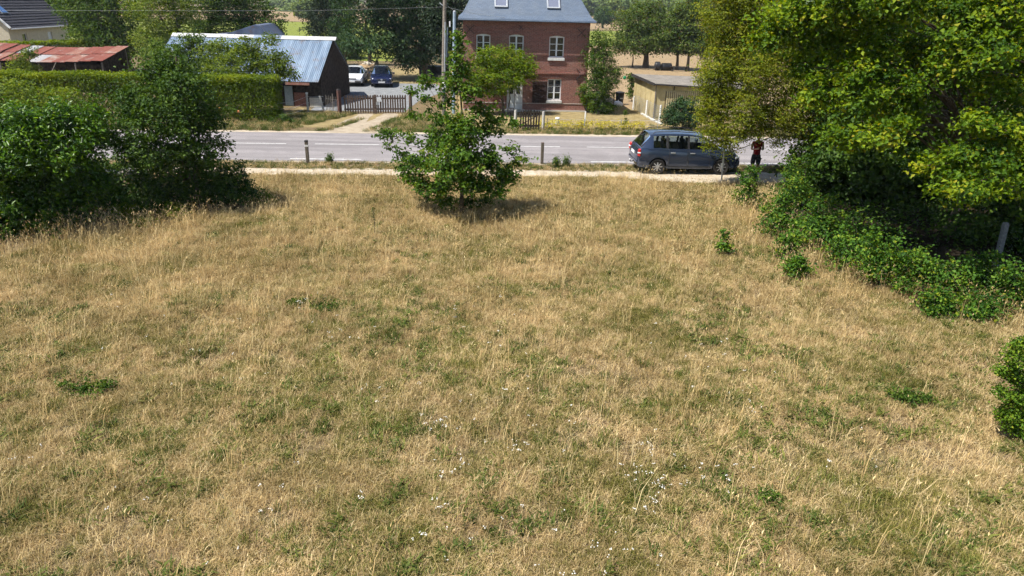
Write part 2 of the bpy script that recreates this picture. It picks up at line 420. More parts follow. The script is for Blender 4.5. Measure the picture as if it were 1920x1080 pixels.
def marking(name, s0, s1, t, wd):
    vs = []
    for s in np.linspace(s0, s1, 9):
        vs += [rd(s, t-wd/2, .026), rd(s, t+wd/2, .026)]
    fs = [(2*i, 2*i+2, 2*i+3, 2*i+1) for i in range(8)]
    return link(name, mesh_np(name, np.array(vs), np.array(fs)), m_line, road)
for k in range(-9, 12): marking('centre_dash', -9.5+k*4.33, -6.5+k*4.33, .17, .10)
for k in range(-6, 8): marking('edge_dash', -9.9+k*6.5, -6.9+k*6.5, -3.22, .12)
sm = lambda s, a, b: np.clip((s-a)/(b-a), 0, 1)**2*(3-2*np.clip((s-a)/(b-a), 0, 1))
path = strip('footpath', lambda s: -6.25-.8*sm(s, 4.0, 6.5), lambda s: -4.98+.0*s, -40, 24, .012, m_path, .13, .25, 11)
path['label'] = 'pale sandy footpath along the near side of the road'
sh = strip('road_shoulder', 3.15, lambda s: 3.75+.0*s, -60, 60, .010, m_path, .10, .25, 21); sh['label'] = 'thin sandy shoulder on the far road edge'
sh2 = strip('near_shoulder', -3.85, -3.5, -60, 60, .009, m_track, .06, .25, 23); sh2['label'] = 'narrow earth shoulder on the near road edge'
# drive from the road to the picket gate: two worn tracks
def track(name, p0, p1, p2, w0, w1, z=.012):
    vs = []; K = 14
    for k in range(K+1):
        q = k/K; c = p0*(1-q)**2+p1*2*q*(1-q)+p2*q*q
        d = (p1-p0)*(1-q)+(p2-p1)*q; d.normalize(); nn = Vector((-d.y, d.x, 0)); wd = w0*(1-q)+w1*q
        for a in (-1, -.5, 0, .5, 1):
            j = (random.random()-.5)*.12 if abs(a) == 1 else 0
            p = c+nn*(a*wd/2+j); vs.append((p.x, p.y, z))
    fs = [(k*5+a, k*5+a+1, k*5+a+6, k*5+a+5) for k in range(K) for a in range(4)]
    o = link(name, mesh_np(name, np.array(vs), np.array(fs)), m_track); o['kind'] = 'structure'; return o
track('drive_track', gpt(628, 249), gpt(668, 228), gpt(688, 213), 1.9, .75)['label'] = 'sandy wheel track curving to the wide picket gate'
track('drive_track', gpt(690, 251), gpt(712, 232), gpt(734, 213), 2.3, .8, .016)['label'] = 'straighter sandy wheel track beside the drive grass'
def sheet(name, pts, z, mat, label, n=1):
    me = bpy.data.meshes.new(name); me.from_pydata([(p[0], p[1], z) for p in pts], [], [tuple(range(len(pts)))]); me.update()
    o = link(name, me, mat); setp(o, label, None, None, 'structure'); return o
sheet('gravel_yard', [(-12.6, 44.2), (-6.9, 44.6), (-6.7, 50), (-5.4, 56), (-6.6, 60.5), (-11, 60.2), (-14.0, 59.5), (-13.6, 53)], .012, m_gravel, 'grey gravel yard behind the picket gate')
sheet('yard_earth', [(-16, 58.8), (-14.1, 59.6), (-11, 60.4), (-6, 60.7), (-3.6, 55), (-3.2, 60), (-4, 74), (-20, 74)], .006, m_lawn, 'bare brown earth around the rubble pile')
sheet('drive_verge', [(-14.5, 37.9), (-3.5, 38.8), (-4.2, 44.2), (-6.5, 44.0), (-10.4, 43.3), (-13.6, 45.4)], .006, m_lawn, 'dry grass ground between the road and the picket gate')
sheet('front_lawn', [(-4.8, 38.6), (14, 39.9), (14, 43), (9, 60), (6, 62), (-4.6, 60)], .006, m_lawn, 'dry lawn around the brick house')
sheet('paddock', [(5.0, 52), (10, 46), (60, 48), (120, 118), (40, 130), (4, 118)], .009, m_paddock, 'dry sandy paddock under the orchard trees')
sheet('pasture', [(-75, 78), (-14, 82), (-18, 128), (-40, 205), (-120, 190)], .02, m_pasture, 'bright green pasture beyond the barn')
sheet('pasture', [(2, 122), (60, 130), (90, 240), (20, 190), (5, 175)], .02, m_pasture, 'green pasture beyond the orchard')
sheet('stubble_field', [(-40, 208), (80, 195), (220, 330), (-200, 420), (-120, 195)], .03, m_paddock, 'pale stubble field far beyond the houses')
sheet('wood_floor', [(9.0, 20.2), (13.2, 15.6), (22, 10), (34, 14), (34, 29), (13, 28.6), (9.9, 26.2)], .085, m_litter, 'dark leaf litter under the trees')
# distant hills
def hill(name, X0, X1, Y, Hh, seed, mat, label):
    xs = np.linspace(X0, X1, 90); vs = []
    for k in range(9):
        q = k/8
        for x in xs:
            e = math.sin(PI*min(1, max(0, (x-X0)/(X1-X0))))**.4
            h = Hh*e*(.55+.9*float(vnoise(x, 0, (X1-X0)/6, seed))+.25*float(vnoise(x, 9, (X1-X0)/22, seed+1)))
            vs.append((x, Y+q*900, h*math.sin(q*PI/2)**.8-.6))
    n = len(xs); i = np.arange(8*(n-1)); rr, cc = i//(n-1), i % (n-1); i0 = rr*n+cc
    o = link(name, mesh_np(name, np.array(vs), np.stack([i0, i0+1, i0+n+1, i0+n], 1), smooth=True), mat)
    setp(o, label, None, None, 'structure')
m_hill = mottled('wooded_hill', (.035, .065, .03), (.075, .11, .045), .02, .95, .05, 0, world=True)
hill('hills', -2600, 3600, 2300, 105, 5, m_hill, 'wooded blue hills on the horizon')

# ------------------------------------------------------------------ grass (one mass per kind of ground)
def blades(n, rad, h, hv, wd, lean, seed, curve=.5, head=0.0):
    g_ = np.random.default_rng(seed); vs, fs, tn = [], [], []
    for i in range(n):
        a = g_.uniform(0, 2*PI); r_ = rad*math.sqrt(g_.uniform()); bx, by = r_*math.cos(a), r_*math.sin(a)
        H_ = h*(1+hv*g_.uniform(-1, 1)); la = g_.uniform(0, 2*PI); ln = lean*g_.uniform(.2, 1.2)
        dx, dy = math.cos(la), math.sin(la); px, py = -dy, dx; ww = wd*g_.uniform(.7, 1.4)
        m1 = (bx+dx*ln*H_*.35, by+dy*ln*H_*.35, H_*.6)
        m2 = (bx+dx*ln*H_*(.8+curve*.4), by+dy*ln*H_*(.8+curve*.4), H_*(1-.25*curve*ln))
        k = len(vs)
        vs += [(bx-px*ww/2, by-py*ww/2, -.02), (bx+px*ww/2, by+py*ww/2, -.02), (m1[0]-px*ww*.42, m1[1]-py*ww*.42, m1[2]), (m1[0]+px*ww*.42, m1[1]+py*ww*.42, m1[2]), m2]
        fs += [(k, k+1, k+3), (k, k+3, k+2), (k+2, k+3, k+4)]; t = g_.uniform(); tn += [t]*5
        if head:
            hw = head*g_.uniform(.7, 1.2); e = (m2[0]+dx*ln*.05, m2[1]+dy*ln*.05, m2[2]+hw*2.4)
            k = len(vs); vs += [m2, (m2[0]+px*hw*.4, m2[1]+py*hw*.4, m2[2]+hw*1.1), e, (m2[0]-px*hw*.4, m2[1]-py*hw*.4, m2[2]+hw*1.1)]
            fs += [(k, k+1, k+2), (k, k+2, k+3)]; tn += [min(1, t+.25)]*4
    return np.array(vs), np.array(fs), np.array(tn)
def source(name, mat, **kw):
    v, f, t = blades(**kw); me = mesh_np(name, v, f, t); me.materials.append(mat); return bpy.data.objects.new(name, me)
SRC = []
def kindset(mat, cnt, **kw):
    r_ = []
    for k in range(cnt): kw['seed'] = 100*len(SRC)+k+5; SRC.append(source('blade_clump', mat, **kw)); r_.append(len(SRC)-1)
    return r_
K_MAT = kindset(m_mat, 4, n=80, rad=.21, h=.075, hv=.6, wd=.0052, lean=1.3, curve=.6)
K_STRAW = kindset(m_straw, 4, n=42, rad=.13, h=.20, hv=.5, wd=.0055, lean=.75, curve=.7)
K_GREEN = kindset(m_green, 3, n=44, rad=.13, h=.12, hv=.5, wd=.0085, lean=.8, curve=.6)
K_TALL = kindset(m_gold, 4, n=12, rad=.17, h=.46, hv=.35, wd=.005, lean=.75, curve=1.0, head=.02)
K_VERGE = kindset(m_verge, 3, n=50, rad=.20, h=.13, hv=.6, wd=.011, lean=.8, curve=.6)
K_WEED = kindset(m_green, 3, n=26, rad=.10, h=.07, hv=.6, wd=.026, lean=1.5, curve=.5)
K_DEAD = kindset(m_straw, 3, n=64, rad=.24, h=.045, hv=.8, wd=.0052, lean=2.2, curve=.2)
def scatter(name, P, idx, scl, label):
    n = len(P); me = bpy.data.meshes.new(name); me.vertices.add(n); me.vertices.foreach_set('co', np.asarray(P, np.float32).ravel())
    rot = np.stack([rng.normal(0, .08, n), rng.normal(0, .08, n), rng.uniform(0, 2*PI, n)], 1)
    me.attributes.new('pick', 'INT', 'POINT').data.foreach_set('value', np.asarray(idx, np.int32))
    me.attributes.new('size', 'FLOAT', 'POINT').data.foreach_set('value', np.asarray(scl, np.float32))
    me.attributes.new('turn', 'FLOAT_VECTOR', 'POINT').data.foreach_set('vector', rot.astype(np.float32).ravel())
    o = link(name, me); setp(o, label, None, None, 'stuff')
    ng = bpy.data.node_groups.new(name, 'GeometryNodeTree')
    ng.interface.new_socket('Geometry', in_out='INPUT', socket_type='NodeSocketGeometry')
    ng.interface.new_socket('Geometry', in_out='OUTPUT', socket_type='NodeSocketGeometry')
    L = ng.links.new; nd = ng.nodes.new
    gi, go, jn = nd('NodeGroupInput'), nd('NodeGroupOutput'), nd('GeometryNodeJoinGeometry')
    def named(nm, typ):
        a = nd('GeometryNodeInputNamedAttribute'); a.data_type = typ; a.inputs['Name'].default_value = nm; return a.outputs['Attribute']
    pk, sz, tr = named('pick', 'INT'), named('size', 'FLOAT'), named('turn', 'FLOAT_VECTOR')
    for k in sorted(set(int(i) for i in idx)):
        cmp_ = nd('FunctionNodeCompare'); cmp_.data_type = 'INT'; cmp_.operation = 'EQUAL'
        L(pk, cmp_.inputs[2]); cmp_.inputs[3].default_value = k
        oi = nd('GeometryNodeObjectInfo'); oi.inputs['Object'].default_value = SRC[k]
        ip = nd('GeometryNodeInstanceOnPoints')
        L(gi.outputs[0], ip.inputs['Points']); L(cmp_.outputs[0], ip.inputs['Selection']); L(oi.outputs['Geometry'], ip.inputs['Instance'])
        L(tr, ip.inputs['Rotation']); L(sz, ip.inputs['Scale']); L(ip.outputs[0], jn.inputs[0])
    L(jn.outputs[0], go.inputs[0])
    md = o.modifiers.new('scatter', 'NODES'); md.node_group = ng
    return o
def pick(ids, n): return np.array(ids)[rng.integers(0, len(ids), n)]
def field_pts(n):                            # area-uniform points over the meadow seen from the camera, with margin
    y = rng.uniform(4.2, 29.2, n*2); x = rng.uniform(-26, 24, n*2)
    ok = (np.abs(x) < .80*y+3.0) & (road_t(x, y) < -6.3-.8*sm(x, 4.0, 6.5)+.25*(vnoise(x, y, .7, 51)-.5)) & (x < np.interp(y, [4, 10, 14.5, 16.5, 18, 20, 23.4, 26, 29], [20, 17, 12.2, 10, 8.9, 8.3, 8.2, 9, 12])+.7) & (x > np.interp(y, [4, 15, 17, 18.5, 20, 21.3, 22.5, 23.4, 24.5, 26, 28], [-30, -16.0, -13.5, -12.5, -11.5, -10.5, -8.6, -8.0, -10, -13, -16]))
    return x[ok], y[ok]
def put(kind, x, y, s): 
    return np.stack([x, y, ground_h(x, y)], 1), pick(kind, len(x)), s
parts = []
x, y = field_pts(33000); dn = vnoise(x, y, .9, 8); k = dn > .34; x, y = x[k], y[k]
parts.append(put(K_MAT, x, y, rng.uniform(.7, 1.3, len(x))))
x, y = field_pts(24000); parts.append(put(K_DEAD, x, y, rng.uniform(.7, 1.4, len(x))))
tallness = lambda x, y: np.clip((y-11.5)/7.0, 0, 1)*.75+np.clip(vnoise(x, y, 3.0, 21)-.25, 0, 1)*.7+np.clip((-x-2.5)/6, 0, 1)*.45*(y > 8)
x, y = field_pts(34000); k = rng.uniform(size=len(x)) < (.18+.8*np.clip(tallness(x, y), 0, 1))*np.clip(vnoise(x, y, .55, 17)*2.2-.25, .1, 1.2); x, y = x[k], y[k]
parts.append(put(K_STRAW, x, y, rng.uniform(.55, 1.1, len(x))*(.45+.5*np.clip(tallness(x, y), 0, 1))))
x, y = field_pts(8500); k = vnoise(x, y, .8, 31)+.12*(y < 14) > .56; x, y = x[k], y[k]
parts.append(put(K_GREEN, x, y, rng.uniform(.5, 1.15, len(x))))
x, y = field_pts(9000); k = vnoise(x, y, 1.1, 77)+.10*(y < 13) > .55; x, y = x[k], y[k]
parts.append(put(K_WEED, x, y, rng.uniform(.5, 1.5, len(x))))
x, y = field_pts(8500); k = rng.uniform(size=len(x)) < np.clip(tallness(x, y)*.9-.28, .20, .62); x, y = x[k], y[k]
parts.append(put(K_TALL, x, y, rng.uniform(.45, 1.25, len(x))))
scatter('meadow_grass', np.concatenate([p[0] for p in parts]), np.concatenate([p[1] for p in parts]), np.concatenate([p[2] for p in parts]), 'dry straw and green grass covering the whole meadow')
# verges
def verge_pts(n, s0, s1, t0, t1):
    s = rng.uniform(s0, s1, n); t = rng.uniform(t0, t1, n); p = np.array([rd(a, b) for a, b in zip(s, t)]); return p
vp = verge_pts(2600, -24, 22, -5.15, -3.75); n = len(vp)
n2 = rng.uniform(size=n) < .5
vi = np.where(n2, pick(K_VERGE, n), pick(K_STRAW, n))
scatter('verge_grass', vp, vi, rng.uniform(.35, .8, n), 'short verge grass between footpath and road')
vp = verge_pts(5200, -30, 24, 3.7, 7.4)
px_ = vp[:, 0]; keep = np.ones(len(vp), bool)
tv = np.array([road_t(a, b) for a, b in vp[:, :2]])
for (a0, a1, b0) in ((-13.2, -9.6, 3.5), (-9.6, -6.6, 3.5)):
    pass
dr1 = np.abs(px_-(-11.2+(tv-3.5)*.36)) < .75; dr2 = np.abs(px_-(-8.9+(tv-3.5)*.22)) < .85
keep &= ~(dr1 | dr2); keep &= ~((tv > 5.6) & (px_ > -4) & (rng.uniform(size=len(vp)) < .75))
vp = vp[keep]
xa, ya = rng.uniform(-13.3, -4.6, 1500), rng.uniform(39.2, 43.4, 1500); ta = road_t(xa, ya); ka = (np.abs(xa-(-11.2+(ta-3.5)*.36)) > .75) & (np.abs(xa-(-8.9+(ta-3.5)*.22)) > .8)
vp = np.concatenate([vp, np.stack([xa[ka], ya[ka], 0*xa[ka]], 1)]); n = len(vp)
scatter('verge_grass', vp, np.where(rng.uniform(size=n) < .72, pick(K_VERGE, n), pick(K_STRAW, n)), rng.uniform(.5, 1.25, n)*np.where(vp[:, 0] > -3, .8, 1.0), 'green and dry verge grass in front of the far gardens')
# shaded tall grass under the laurel at the left edge, and unmown fringe along the brambles
n = 150; x = rng.uniform(-18, -9.5, n); y = 18.0+(x+14)*.62+rng.normal(0, .7, n)
scatter('fringe_grass', np.stack([x, y, ground_h(x, y)], 1), np.where(rng.uniform(size=n) < .6, pick(K_TALL, n), pick(K_STRAW, n)), rng.uniform(.9, 1.7, n), 'tall unmown grass fringing the laurel and bush')
n = 420; y = rng.uniform(13.8, 24.5, n); x = np.interp(y, [10, 14.5, 16.5, 18, 20, 23.4, 26, 29], [17, 12.2, 10, 8.9, 8.3, 8.2, 9, 12])-.5+rng.normal(0, .45, n)
scatter('fringe_grass', np.stack([x, y, ground_h(x, y)], 1), np.where(rng.uniform(size=n) < .45, pick(K_TALL, n), pick(K_STRAW, n)), rng.uniform(.8, 1.6, n), 'dry unmown grass growing through the bramble edge')
# white yarrow heads
def yarrow():
    pts = []
    cl = [(820, 800, 26, 9), (850, 872, 30, 9), (970, 840, 20, 6), (1190, 880, 40, 10), (1245, 905, 34, 12), (1215, 945, 26, 7), (560, 568, 22, 7), (705, 745, 30, 5), (820, 950, 14, 4), (790, 1010, 14, 4), (1000, 800, 90, 7), (1220, 820, 50, 6), (700, 935, 22, 3),
          (640, 620, 60, 7), (930, 600, 90, 9), (1380, 750, 70, 8), (1350, 880, 60, 8), (420, 690, 90, 7), (300, 980, 130, 6), (1150, 1020, 90, 10), (950, 720, 160, 12), (1560, 850, 90, 6), (500, 880, 90, 5), (1300, 640, 120, 8), (240, 640, 120, 6), (1000, 1050, 160, 10), (60, 860, 50, 3)]
    for cx, cy_, sp, k in cl:
        for _ in range(int(k*1.15)): pts.append((cx+random.gauss(0, sp*.55), cy_+random.gauss(0, sp*.35)))
    m = MB(); st = MB()
    for px, py in pts:
        p = gpt(px, min(py, 1075), .12); h = random.uniform(.12, .24); b = Vector((p.x, p.y, float(ground_h(p.x, p.y))))
        t = b+Vector((random.uniform(-.04, .04), random.uniform(-.04, .04), h))
        st.tube([b, t], [.0025, .002], 3, False)
        for q in range(random.randint(2, 5)):
            c = t+Vector((random.gauss(0, .018), random.gauss(0, .018), random.uniform(-.012, .012))); r_ = random.uniform(.006, .0108); a0 = random.random()*6
            ring = [c+Vector((r_*math.cos(a0+k*PI/3), r_*math.sin(a0+k*PI/3), random.uniform(-.005, .0))) for k in range(6)]
            m.add(ring+[c+Vector((0, 0, .007))], [(k, (k+1) % 6, 6) for k in range(6)])
    o = m.build('wildflowers', mottled('yarrow_white', (.60, .58, .52), (.78, .76, .71), 30, .8)); setp(o, 'small white yarrow flower heads scattered over the meadow', None, None, 'stuff')
    st.build('stems', m_green, o)
yarrow()
# ------------------------------------------------------------------ vegetation
def unit(a): return a/np.maximum(np.linalg.norm(a, axis=-1, keepdims=True), 1e-9)
def leaf_mesh(name, C, Nn, L, W, tint, fold=.28, g_=rng):
    n = len(C); a = g_.normal(size=(n, 3)); a = unit(a-(a*Nn).sum(1, keepdims=True)*Nn); b = np.cross(Nn, a)
    s = g_.uniform(.65, 1.3, (n, 1)); l = L*s; w_ = W*s
    V = np.stack([C-a*l/2, C+b*w_/2+Nn*fold*w_+a*l*.05, C+a*l/2-Nn*l*.12, C-b*w_/2+Nn*fold*w_+a*l*.05], 1).reshape(-1, 3)
    k = np.arange(n)[:, None]*4
    Fa = np.concatenate([k+[[0, 1, 2]], k+[[0, 2, 3]]], 0)
    return mesh_np(name, V, Fa, np.repeat(tint, 4))
def crown_points(lobes, clusters, per, clump, shell=.55, up=.6, flat=.6, g_=rng, zmin=.05, rag=.3, hang=0.0):
    lb = np.array(lobes, float); wgt = (lb[:, 3]*lb[:, 4]*lb[:, 5])**.72; wgt /= wgt.sum()
    li = g_.choice(len(lb), clusters, p=wgt); d = unit(g_.normal(size=(clusters, 3)))
    ph = li*7.3
    bumpy = 1+rag*np.sin(d[:, 0]*5+ph)*np.sin(d[:, 1]*4+ph*1.7+d[:, 2]*3)+g_.normal(0, rag*.4, clusters)
    rad = (shell+(1-shell)*g_.uniform(size=clusters)**.7)*bumpy
    cc = lb[li, :3]+d*lb[li, 3:6]*rad[:, None]; cc[:, 2] = np.maximum(cc[:, 2], zmin)
    ct = g_.normal(.47, .21, clusters)
    ci = np.repeat(np.arange(clusters), per); n = len(ci)
    off = g_.normal(size=(n, 3))*np.array([clump, clump, clump*flat])*g_.uniform(.5, 1.3, clusters)[ci][:, None]
    off[:, 2] -= hang*np.abs(off[:, 2])*2
    C = cc[ci]+off; C[:, 2] = np.maximum(C[:, 2], .03)
    Nn = unit(d[ci]*.45+np.array([0, 0, up])+g_.normal(size=(n, 3))*.5)
    t = np.clip(ct[ci]+g_.normal(0, .16, n), 0, .97); odd = g_.uniform(size=n) < .02; t[odd] = 1.0
    return C, Nn, t, cc, li
def limbs(m, base, top, lobes, cc, li, r0, n=7, twigs=10, g_=random):
    base, top = Vector(base), Vector(top); K = 7; path = []
    for k in range(K+1):
        q = k/K; p = base.lerp(top, q); j = (top-base).length*.025*math.sin(q*PI)
        path.append(p+Vector((g_.uniform(-j, j), g_.uniform(-j, j), 0)))
    m.tube(path, [r0*(1.25 if k == 0 else 1)*(1-.82*k/K) for k in range(K+1)], n)
    for i, l in enumerate(lobes):
        c = Vector(l[:3]); zf = min(.85, max(.22, (c.z-base.z)*.55/max(.1, (top-base).z)))
        s = base.lerp(top, zf); mid = s.lerp(c, .5)+Vector((g_.uniform(-.1, .1), g_.uniform(-.1, .1), .12*(c-s).length))
        rr = r0*(1-.8*zf)*.62*min(1, (6/len(lobes))**.55)
        if (c-s).length > .25: m.tube([s, mid, c], [rr, rr*.7, rr*.4], 5)
        else: c = s
        idx = np.where(li == i)[0][:twigs]
        for j in idx:
            e = Vector(cc[j]); md = c.lerp(e, .5)+Vector((g_.uniform(-.08, .08), g_.uniform(-.08, .08), .05))
            m.tube([c, md, e], [rr*.35, rr*.22, max(.004, rr*.08)], 3, False)
def px_lobes(lobes, X, Y):                   # (px, py, dY, rw_px, rh_px[, depth]) -> local metres
    out = []
    for l in lobes:
        yy = Y+l[2]; p = apt(l[0], l[1], yy); s = pxm(l[0], l[1], yy); rx = l[3]/s; rz = l[4]/s; ry = l[5] if len(l) > 5 else rx*.9
        out.append((p.x-X, p.y-Y, max(p.z, .1), rx, ry, rz))
    return out
def plant(name, label, cat, base, lobes, leaf, clusters, per, clump, mat, trunk=.08, top=None, bark=None, group=None, shell=.55, up=.6, flat=.6, rag=.3, twigs=8, px=True, seed=None, hang=0.0, z0=0.0, stems=None):
    g_ = np.random.default_rng(seed if seed is not None else abs(hash_s(label)) % 99991)
    X, Y = base; o = empty(name, (X, Y, z0), 0, label, cat, group)
    lb = px_lobes(lobes, X, Y) if px else lobes
    C, Nn, t, cc, li = crown_points(lb, clusters, per, clump, shell, up, flat, g_, rag=rag, hang=hang)
    if top is None:
        hi = max(lb, key=lambda l: l[2]); top = (hi[0]*.8, hi[1]*.8, hi[2]+hi[5]*.3)
    m = MB(); rr = random.Random(5)
    limbs(m, (0, 0, -.03), top, lb, cc, li, trunk, 7, twigs, rr)
    for st in (stems or []): limbs(m, (st[0], st[1], -.03), st[2], lb[:1], cc, li, st[3], 6, 0, rr)
    m.build('trunk' if trunk > .03 else 'stems', bark or m_bark, o, True)
    me = leaf_mesh('crown', C, Nn, leaf[0], leaf[1], t, g_=g_)
    link('crown' if trunk > .03 else 'foliage', me, mat, o)
    return o
def hash_s(s):
    h = 17
    for ch in s: h = (h*131+ord(ch)) % 1000003
    return h

# --- young oak in the meadow
OX, OY = -1.72, 22.35
oak_l = [(861, 70, 0, 12, 24), (862, 112, 0, 19, 26), (856, 150, .1, 27, 28), (880, 178, -.2, 22, 20), (842, 190, .3, 18, 20),
         (797, 152, .4, 18, 15), (770, 172, .5, 12, 9), (802, 190, .2, 17, 12), (826, 222, 0, 20, 16), (900, 205, .2, 22, 18),
         (872, 245, -.3, 45, 30), (920, 235, .4, 28, 22), (957, 234, .3, 17, 10), (820, 262, .3, 32, 22), (768, 258, .5, 22, 10), (727, 252, .6, 18, 9),
         (752, 290, .2, 16, 10), (790, 300, -.2, 30, 20), (850, 305, -.8, 48, 34), (910, 295, -.3, 34, 26), (958, 285, .2, 12, 22), (972, 306, 0, 13, 14), (942, 318, -.2, 24, 18),
         (775, 335, .1, 22, 16), (815, 352, -.4, 32, 20), (890, 345, -.6, 36, 20), (838, 350, -.2, 22, 16), (925, 352, -.3, 30, 18), (952, 335, .2, 18, 12), (800, 372, .3, 18, 9), (905, 376, .2, 22, 9), (735, 275, .3, 14, 7), (985, 298, .2, 8, 8), (715, 260, .5, 10, 6), (930, 200, .4, 14, 10), (778, 215, .3, 14, 9), (755, 318, .2, 14, 8), (835, 378, -.2, 22, 9), (885, 380, .3, 24, 9), (862, 330, .7, 34, 24), (862, 270, .7, 34, 24)]
plant('oak_sapling', 'young oak growing alone in the middle of the dry meadow', 'tree', (OX, OY), oak_l, (.12, .07), 780, 20, .115, m_oakleaf, .07, top=(-.1, 0, 5.2), shell=.35, up=.55, rag=.4, twigs=9)

# --- left side: bush, laurel
plant('bushy_tree', 'dark bushy tree with a broad crown beside the laurel', 'tree', (-10.3, 22.4), [
    (300, 140, .3, 40, 34), (345, 165, -.3, 52, 38), (255, 190, -.2, 46, 40), (385, 215, -.2, 40, 40), (310, 225, -.9, 62, 42), (235, 255, -.7, 52, 40), (375, 275, -.4, 48, 40), (300, 290, -.8, 60, 34), (240, 325, .2, 60, 50), (330, 335, .2, 70, 50), (395, 335, .3, 48, 38), (330, 110, .2, 22, 22), (418, 270, .2, 14, 14), (300, 372, -.2, 80, 24), (200, 370, .2, 50, 30)],
    (.10, .062), 1500, 24, .15, m_bushleaf, .12, shell=.5, up=.5, rag=.35)
plant('laurel_shrub', 'glossy bright green laurel filling the meadow corner', 'shrub', (-14.2, 20.1), [
    (30, 245, -.7, 70, 38), (110, 232, 0, 55, 32), (155, 215, .6, 36, 26), (90, 282, -.9, 60, 30), (20, 296, -1.0, 70, 34), (160, 262, .4, 36, 32), (40, 345, -.1, 90, 50), (120, 335, .3, 75, 55), (160, 350, .6, 50, 44), (50, 400, -.3, 100, 40), (-60, 290, -.8, 80, 60), (-60, 390, -.6, 80, 60), (110, 395, .1, 60, 30)],
    (.145, .058), 1900, 25, .17, m_laurel, .08, shell=.45, up=.7, rag=.45, flat=.9)
plant('shrub', 'low dark shrub spreading at the foot of the bushy tree', 'shrub', (-8.6, 23.1), [(440, 350, 0, 34, 26), (470, 368, -.2, 30, 16), (410, 362, -.2, 34, 24), (445, 320, .3, 20, 20)], (.09, .055), 260, 22, .12, m_bushleaf, .025, shell=.4)
for i, (px, py, rw, rh, lab) in enumerate([(238, 398, 28, 18, 'light green seedling clump in front of the laurel edge'), (330, 398, 26, 14, 'light green seedling clump under the bushy tree'), (268, 420, 22, 9, 'low green weed clump lowest along the bushy tree foot'), (500, 375, 14, 12, 'small yellowish weed clump at the low dark shrub tip')]):
    b = gpt(px, py+rh*.8); plant('seedling_clump', lab, 'plant', (b.x, b.y), [(px, py, 0, rw, rh), (px-rw*.6, py+rh*.3, 0, rw*.6, rh*.6)], (.075, .045), 90, 20, .09, m_yard, .012, shell=.3, group='seedlings along the bush')
plant('shrub', 'brownish green shrub behind the laurel', 'shrub', (-18.6, 26.2), [(30, 185, 0, 60, 36), (110, 195, .3, 50, 30), (60, 230, -.3, 80, 40)], (.10, .06), 420, 22, .16, m_treeB, .04, shell=.5)

# --- right side: feathery tree, oaks, dark backing
plant('feathery_tree', 'yellow green feathery tree whose branches hang over the grey car', 'tree', (11.6, 27.6), [
    (1420, 20, .3, 70, 50), (1370, 60, 0, 48, 44), (1480, 70, 0, 60, 60), (1350, 120, -.3, 38, 40), (1325, 150, -.4, 20, 26), (1330, 200, -.5, 22, 26), (1345, 20, 0, 40, 36), (1378, 255, -.9, 26, 16), (1345, 242, -.9, 18, 16), (1372, 285, -.9, 10, 9), (1420, 130, -.6, 62, 52), (1500, 140, -.2, 50, 55), (1350, 175, -.3, 34, 34), (1340, 225, -.6, 26, 34), (1400, 205, -.8, 52, 40), (1470, 215, -.6, 50, 44), (1360, 262, -.8, 20, 18), (1330, 262, -.9, 12, 18), (1425, 240, -.7, 30, 12), (1525, 235, -.2, 40, 46), (1500, 290, -.5, 26, 26), (1460, 262, -.7, 14, 14), (1380, -20, 0, 60, 30), (1455, -30, .5, 70, 30), (1400, 90, 1.6, 70, 70, 1.2)],
    (.085, .042), 3300, 30, .17, m_locust, .13, shell=.45, up=.5, rag=.35, hang=.35, top=(.2, 0, 8.2))
OAK1 = [(1475, 30, -1.4, 44, 30), (1535, 10, -1.8, 60, 30), (1610, 15, -2.2, 62, 30), (1690, 25, -2.4, 60, 32), (1450, 95, -1.6, 28, 20), (1515, 80, -2.0, 42, 22), (1585, 80, -2.4, 46, 22), (1660, 90, -2.8, 50, 22), (1725, 85, -2.8, 40, 24), (1490, 140, -2.0, 34, 20), (1555, 145, -2.6, 40, 18), (1625, 145, -3.0, 44, 18), (1700, 150, -3.0, 44, 20), (1530, 195, -2.4, 34, 18), (1595, 205, -3.0, 44, 17), (1665, 205, -3.3, 42, 17), (1580, 265, -3.2, 40, 16), (1640, 262, -3.6, 50, 17), (1690, 258, -3.4, 30, 14), (1550, 245, -2.6, 24, 14), (1735, 225, -3, 30, 15), (1620, -45, -1.6, 110, 30), (1600, 60, .6, 110, 80, 1.2), (1660, 170, .4, 100, 70, 1.2)]
jr = random.Random(8)
OAK1 = [(a+jr.uniform(-22, 22), b+jr.uniform(-24, 24), c+jr.uniform(-.5, .5), d*jr.uniform(.65, 1.15), e*jr.uniform(.9, 1.7))+tuple(r_) for a, b, c, d, e, *r_ in OAK1]
plant('oak_tree', 'large oak with bright lobed leaves on the right edge of the meadow', 'tree', (13.6, 21.2), OAK1, (.115, .078), 1250, 44, .175, m_bigoak, .22, shell=.35, up=.65, rag=.6, flat=.6, top=(-.6, -1, 8.4))
OAK2 = [(1770, 15, -1.8, 64, 30), (1860, 25, -2.0, 70, 34), (1790, 80, -2.4, 50, 22), (1870, 100, -2.6, 56, 26), (1770, 140, -2.6, 40, 17), (1840, 155, -2.8, 46, 17), (1905, 170, -2.8, 40, 22), (1780, 295, -3.6, 52, 15), (1850, 295, -3.5, 52, 18), (1790, 340, -4.3, 54, 14), (1735, 320, -3.8, 30, 12), (1865, 345, -4.2, 44, 14), (1920, 300, -3.8, 46, 26), (1960, 60, -2, 70, 60), (1840, 245, -3.2, 50, 15), (1868, 268, -2.6, 44, 20), (1890, 262, -2.0, 40, 20), (1900, 230, -3.2, 40, 18), (1830, -45, -1.6, 110, 30), (1850, 90, .8, 140, 90, 1.2), (1990, 200, -1, 90, 110)]
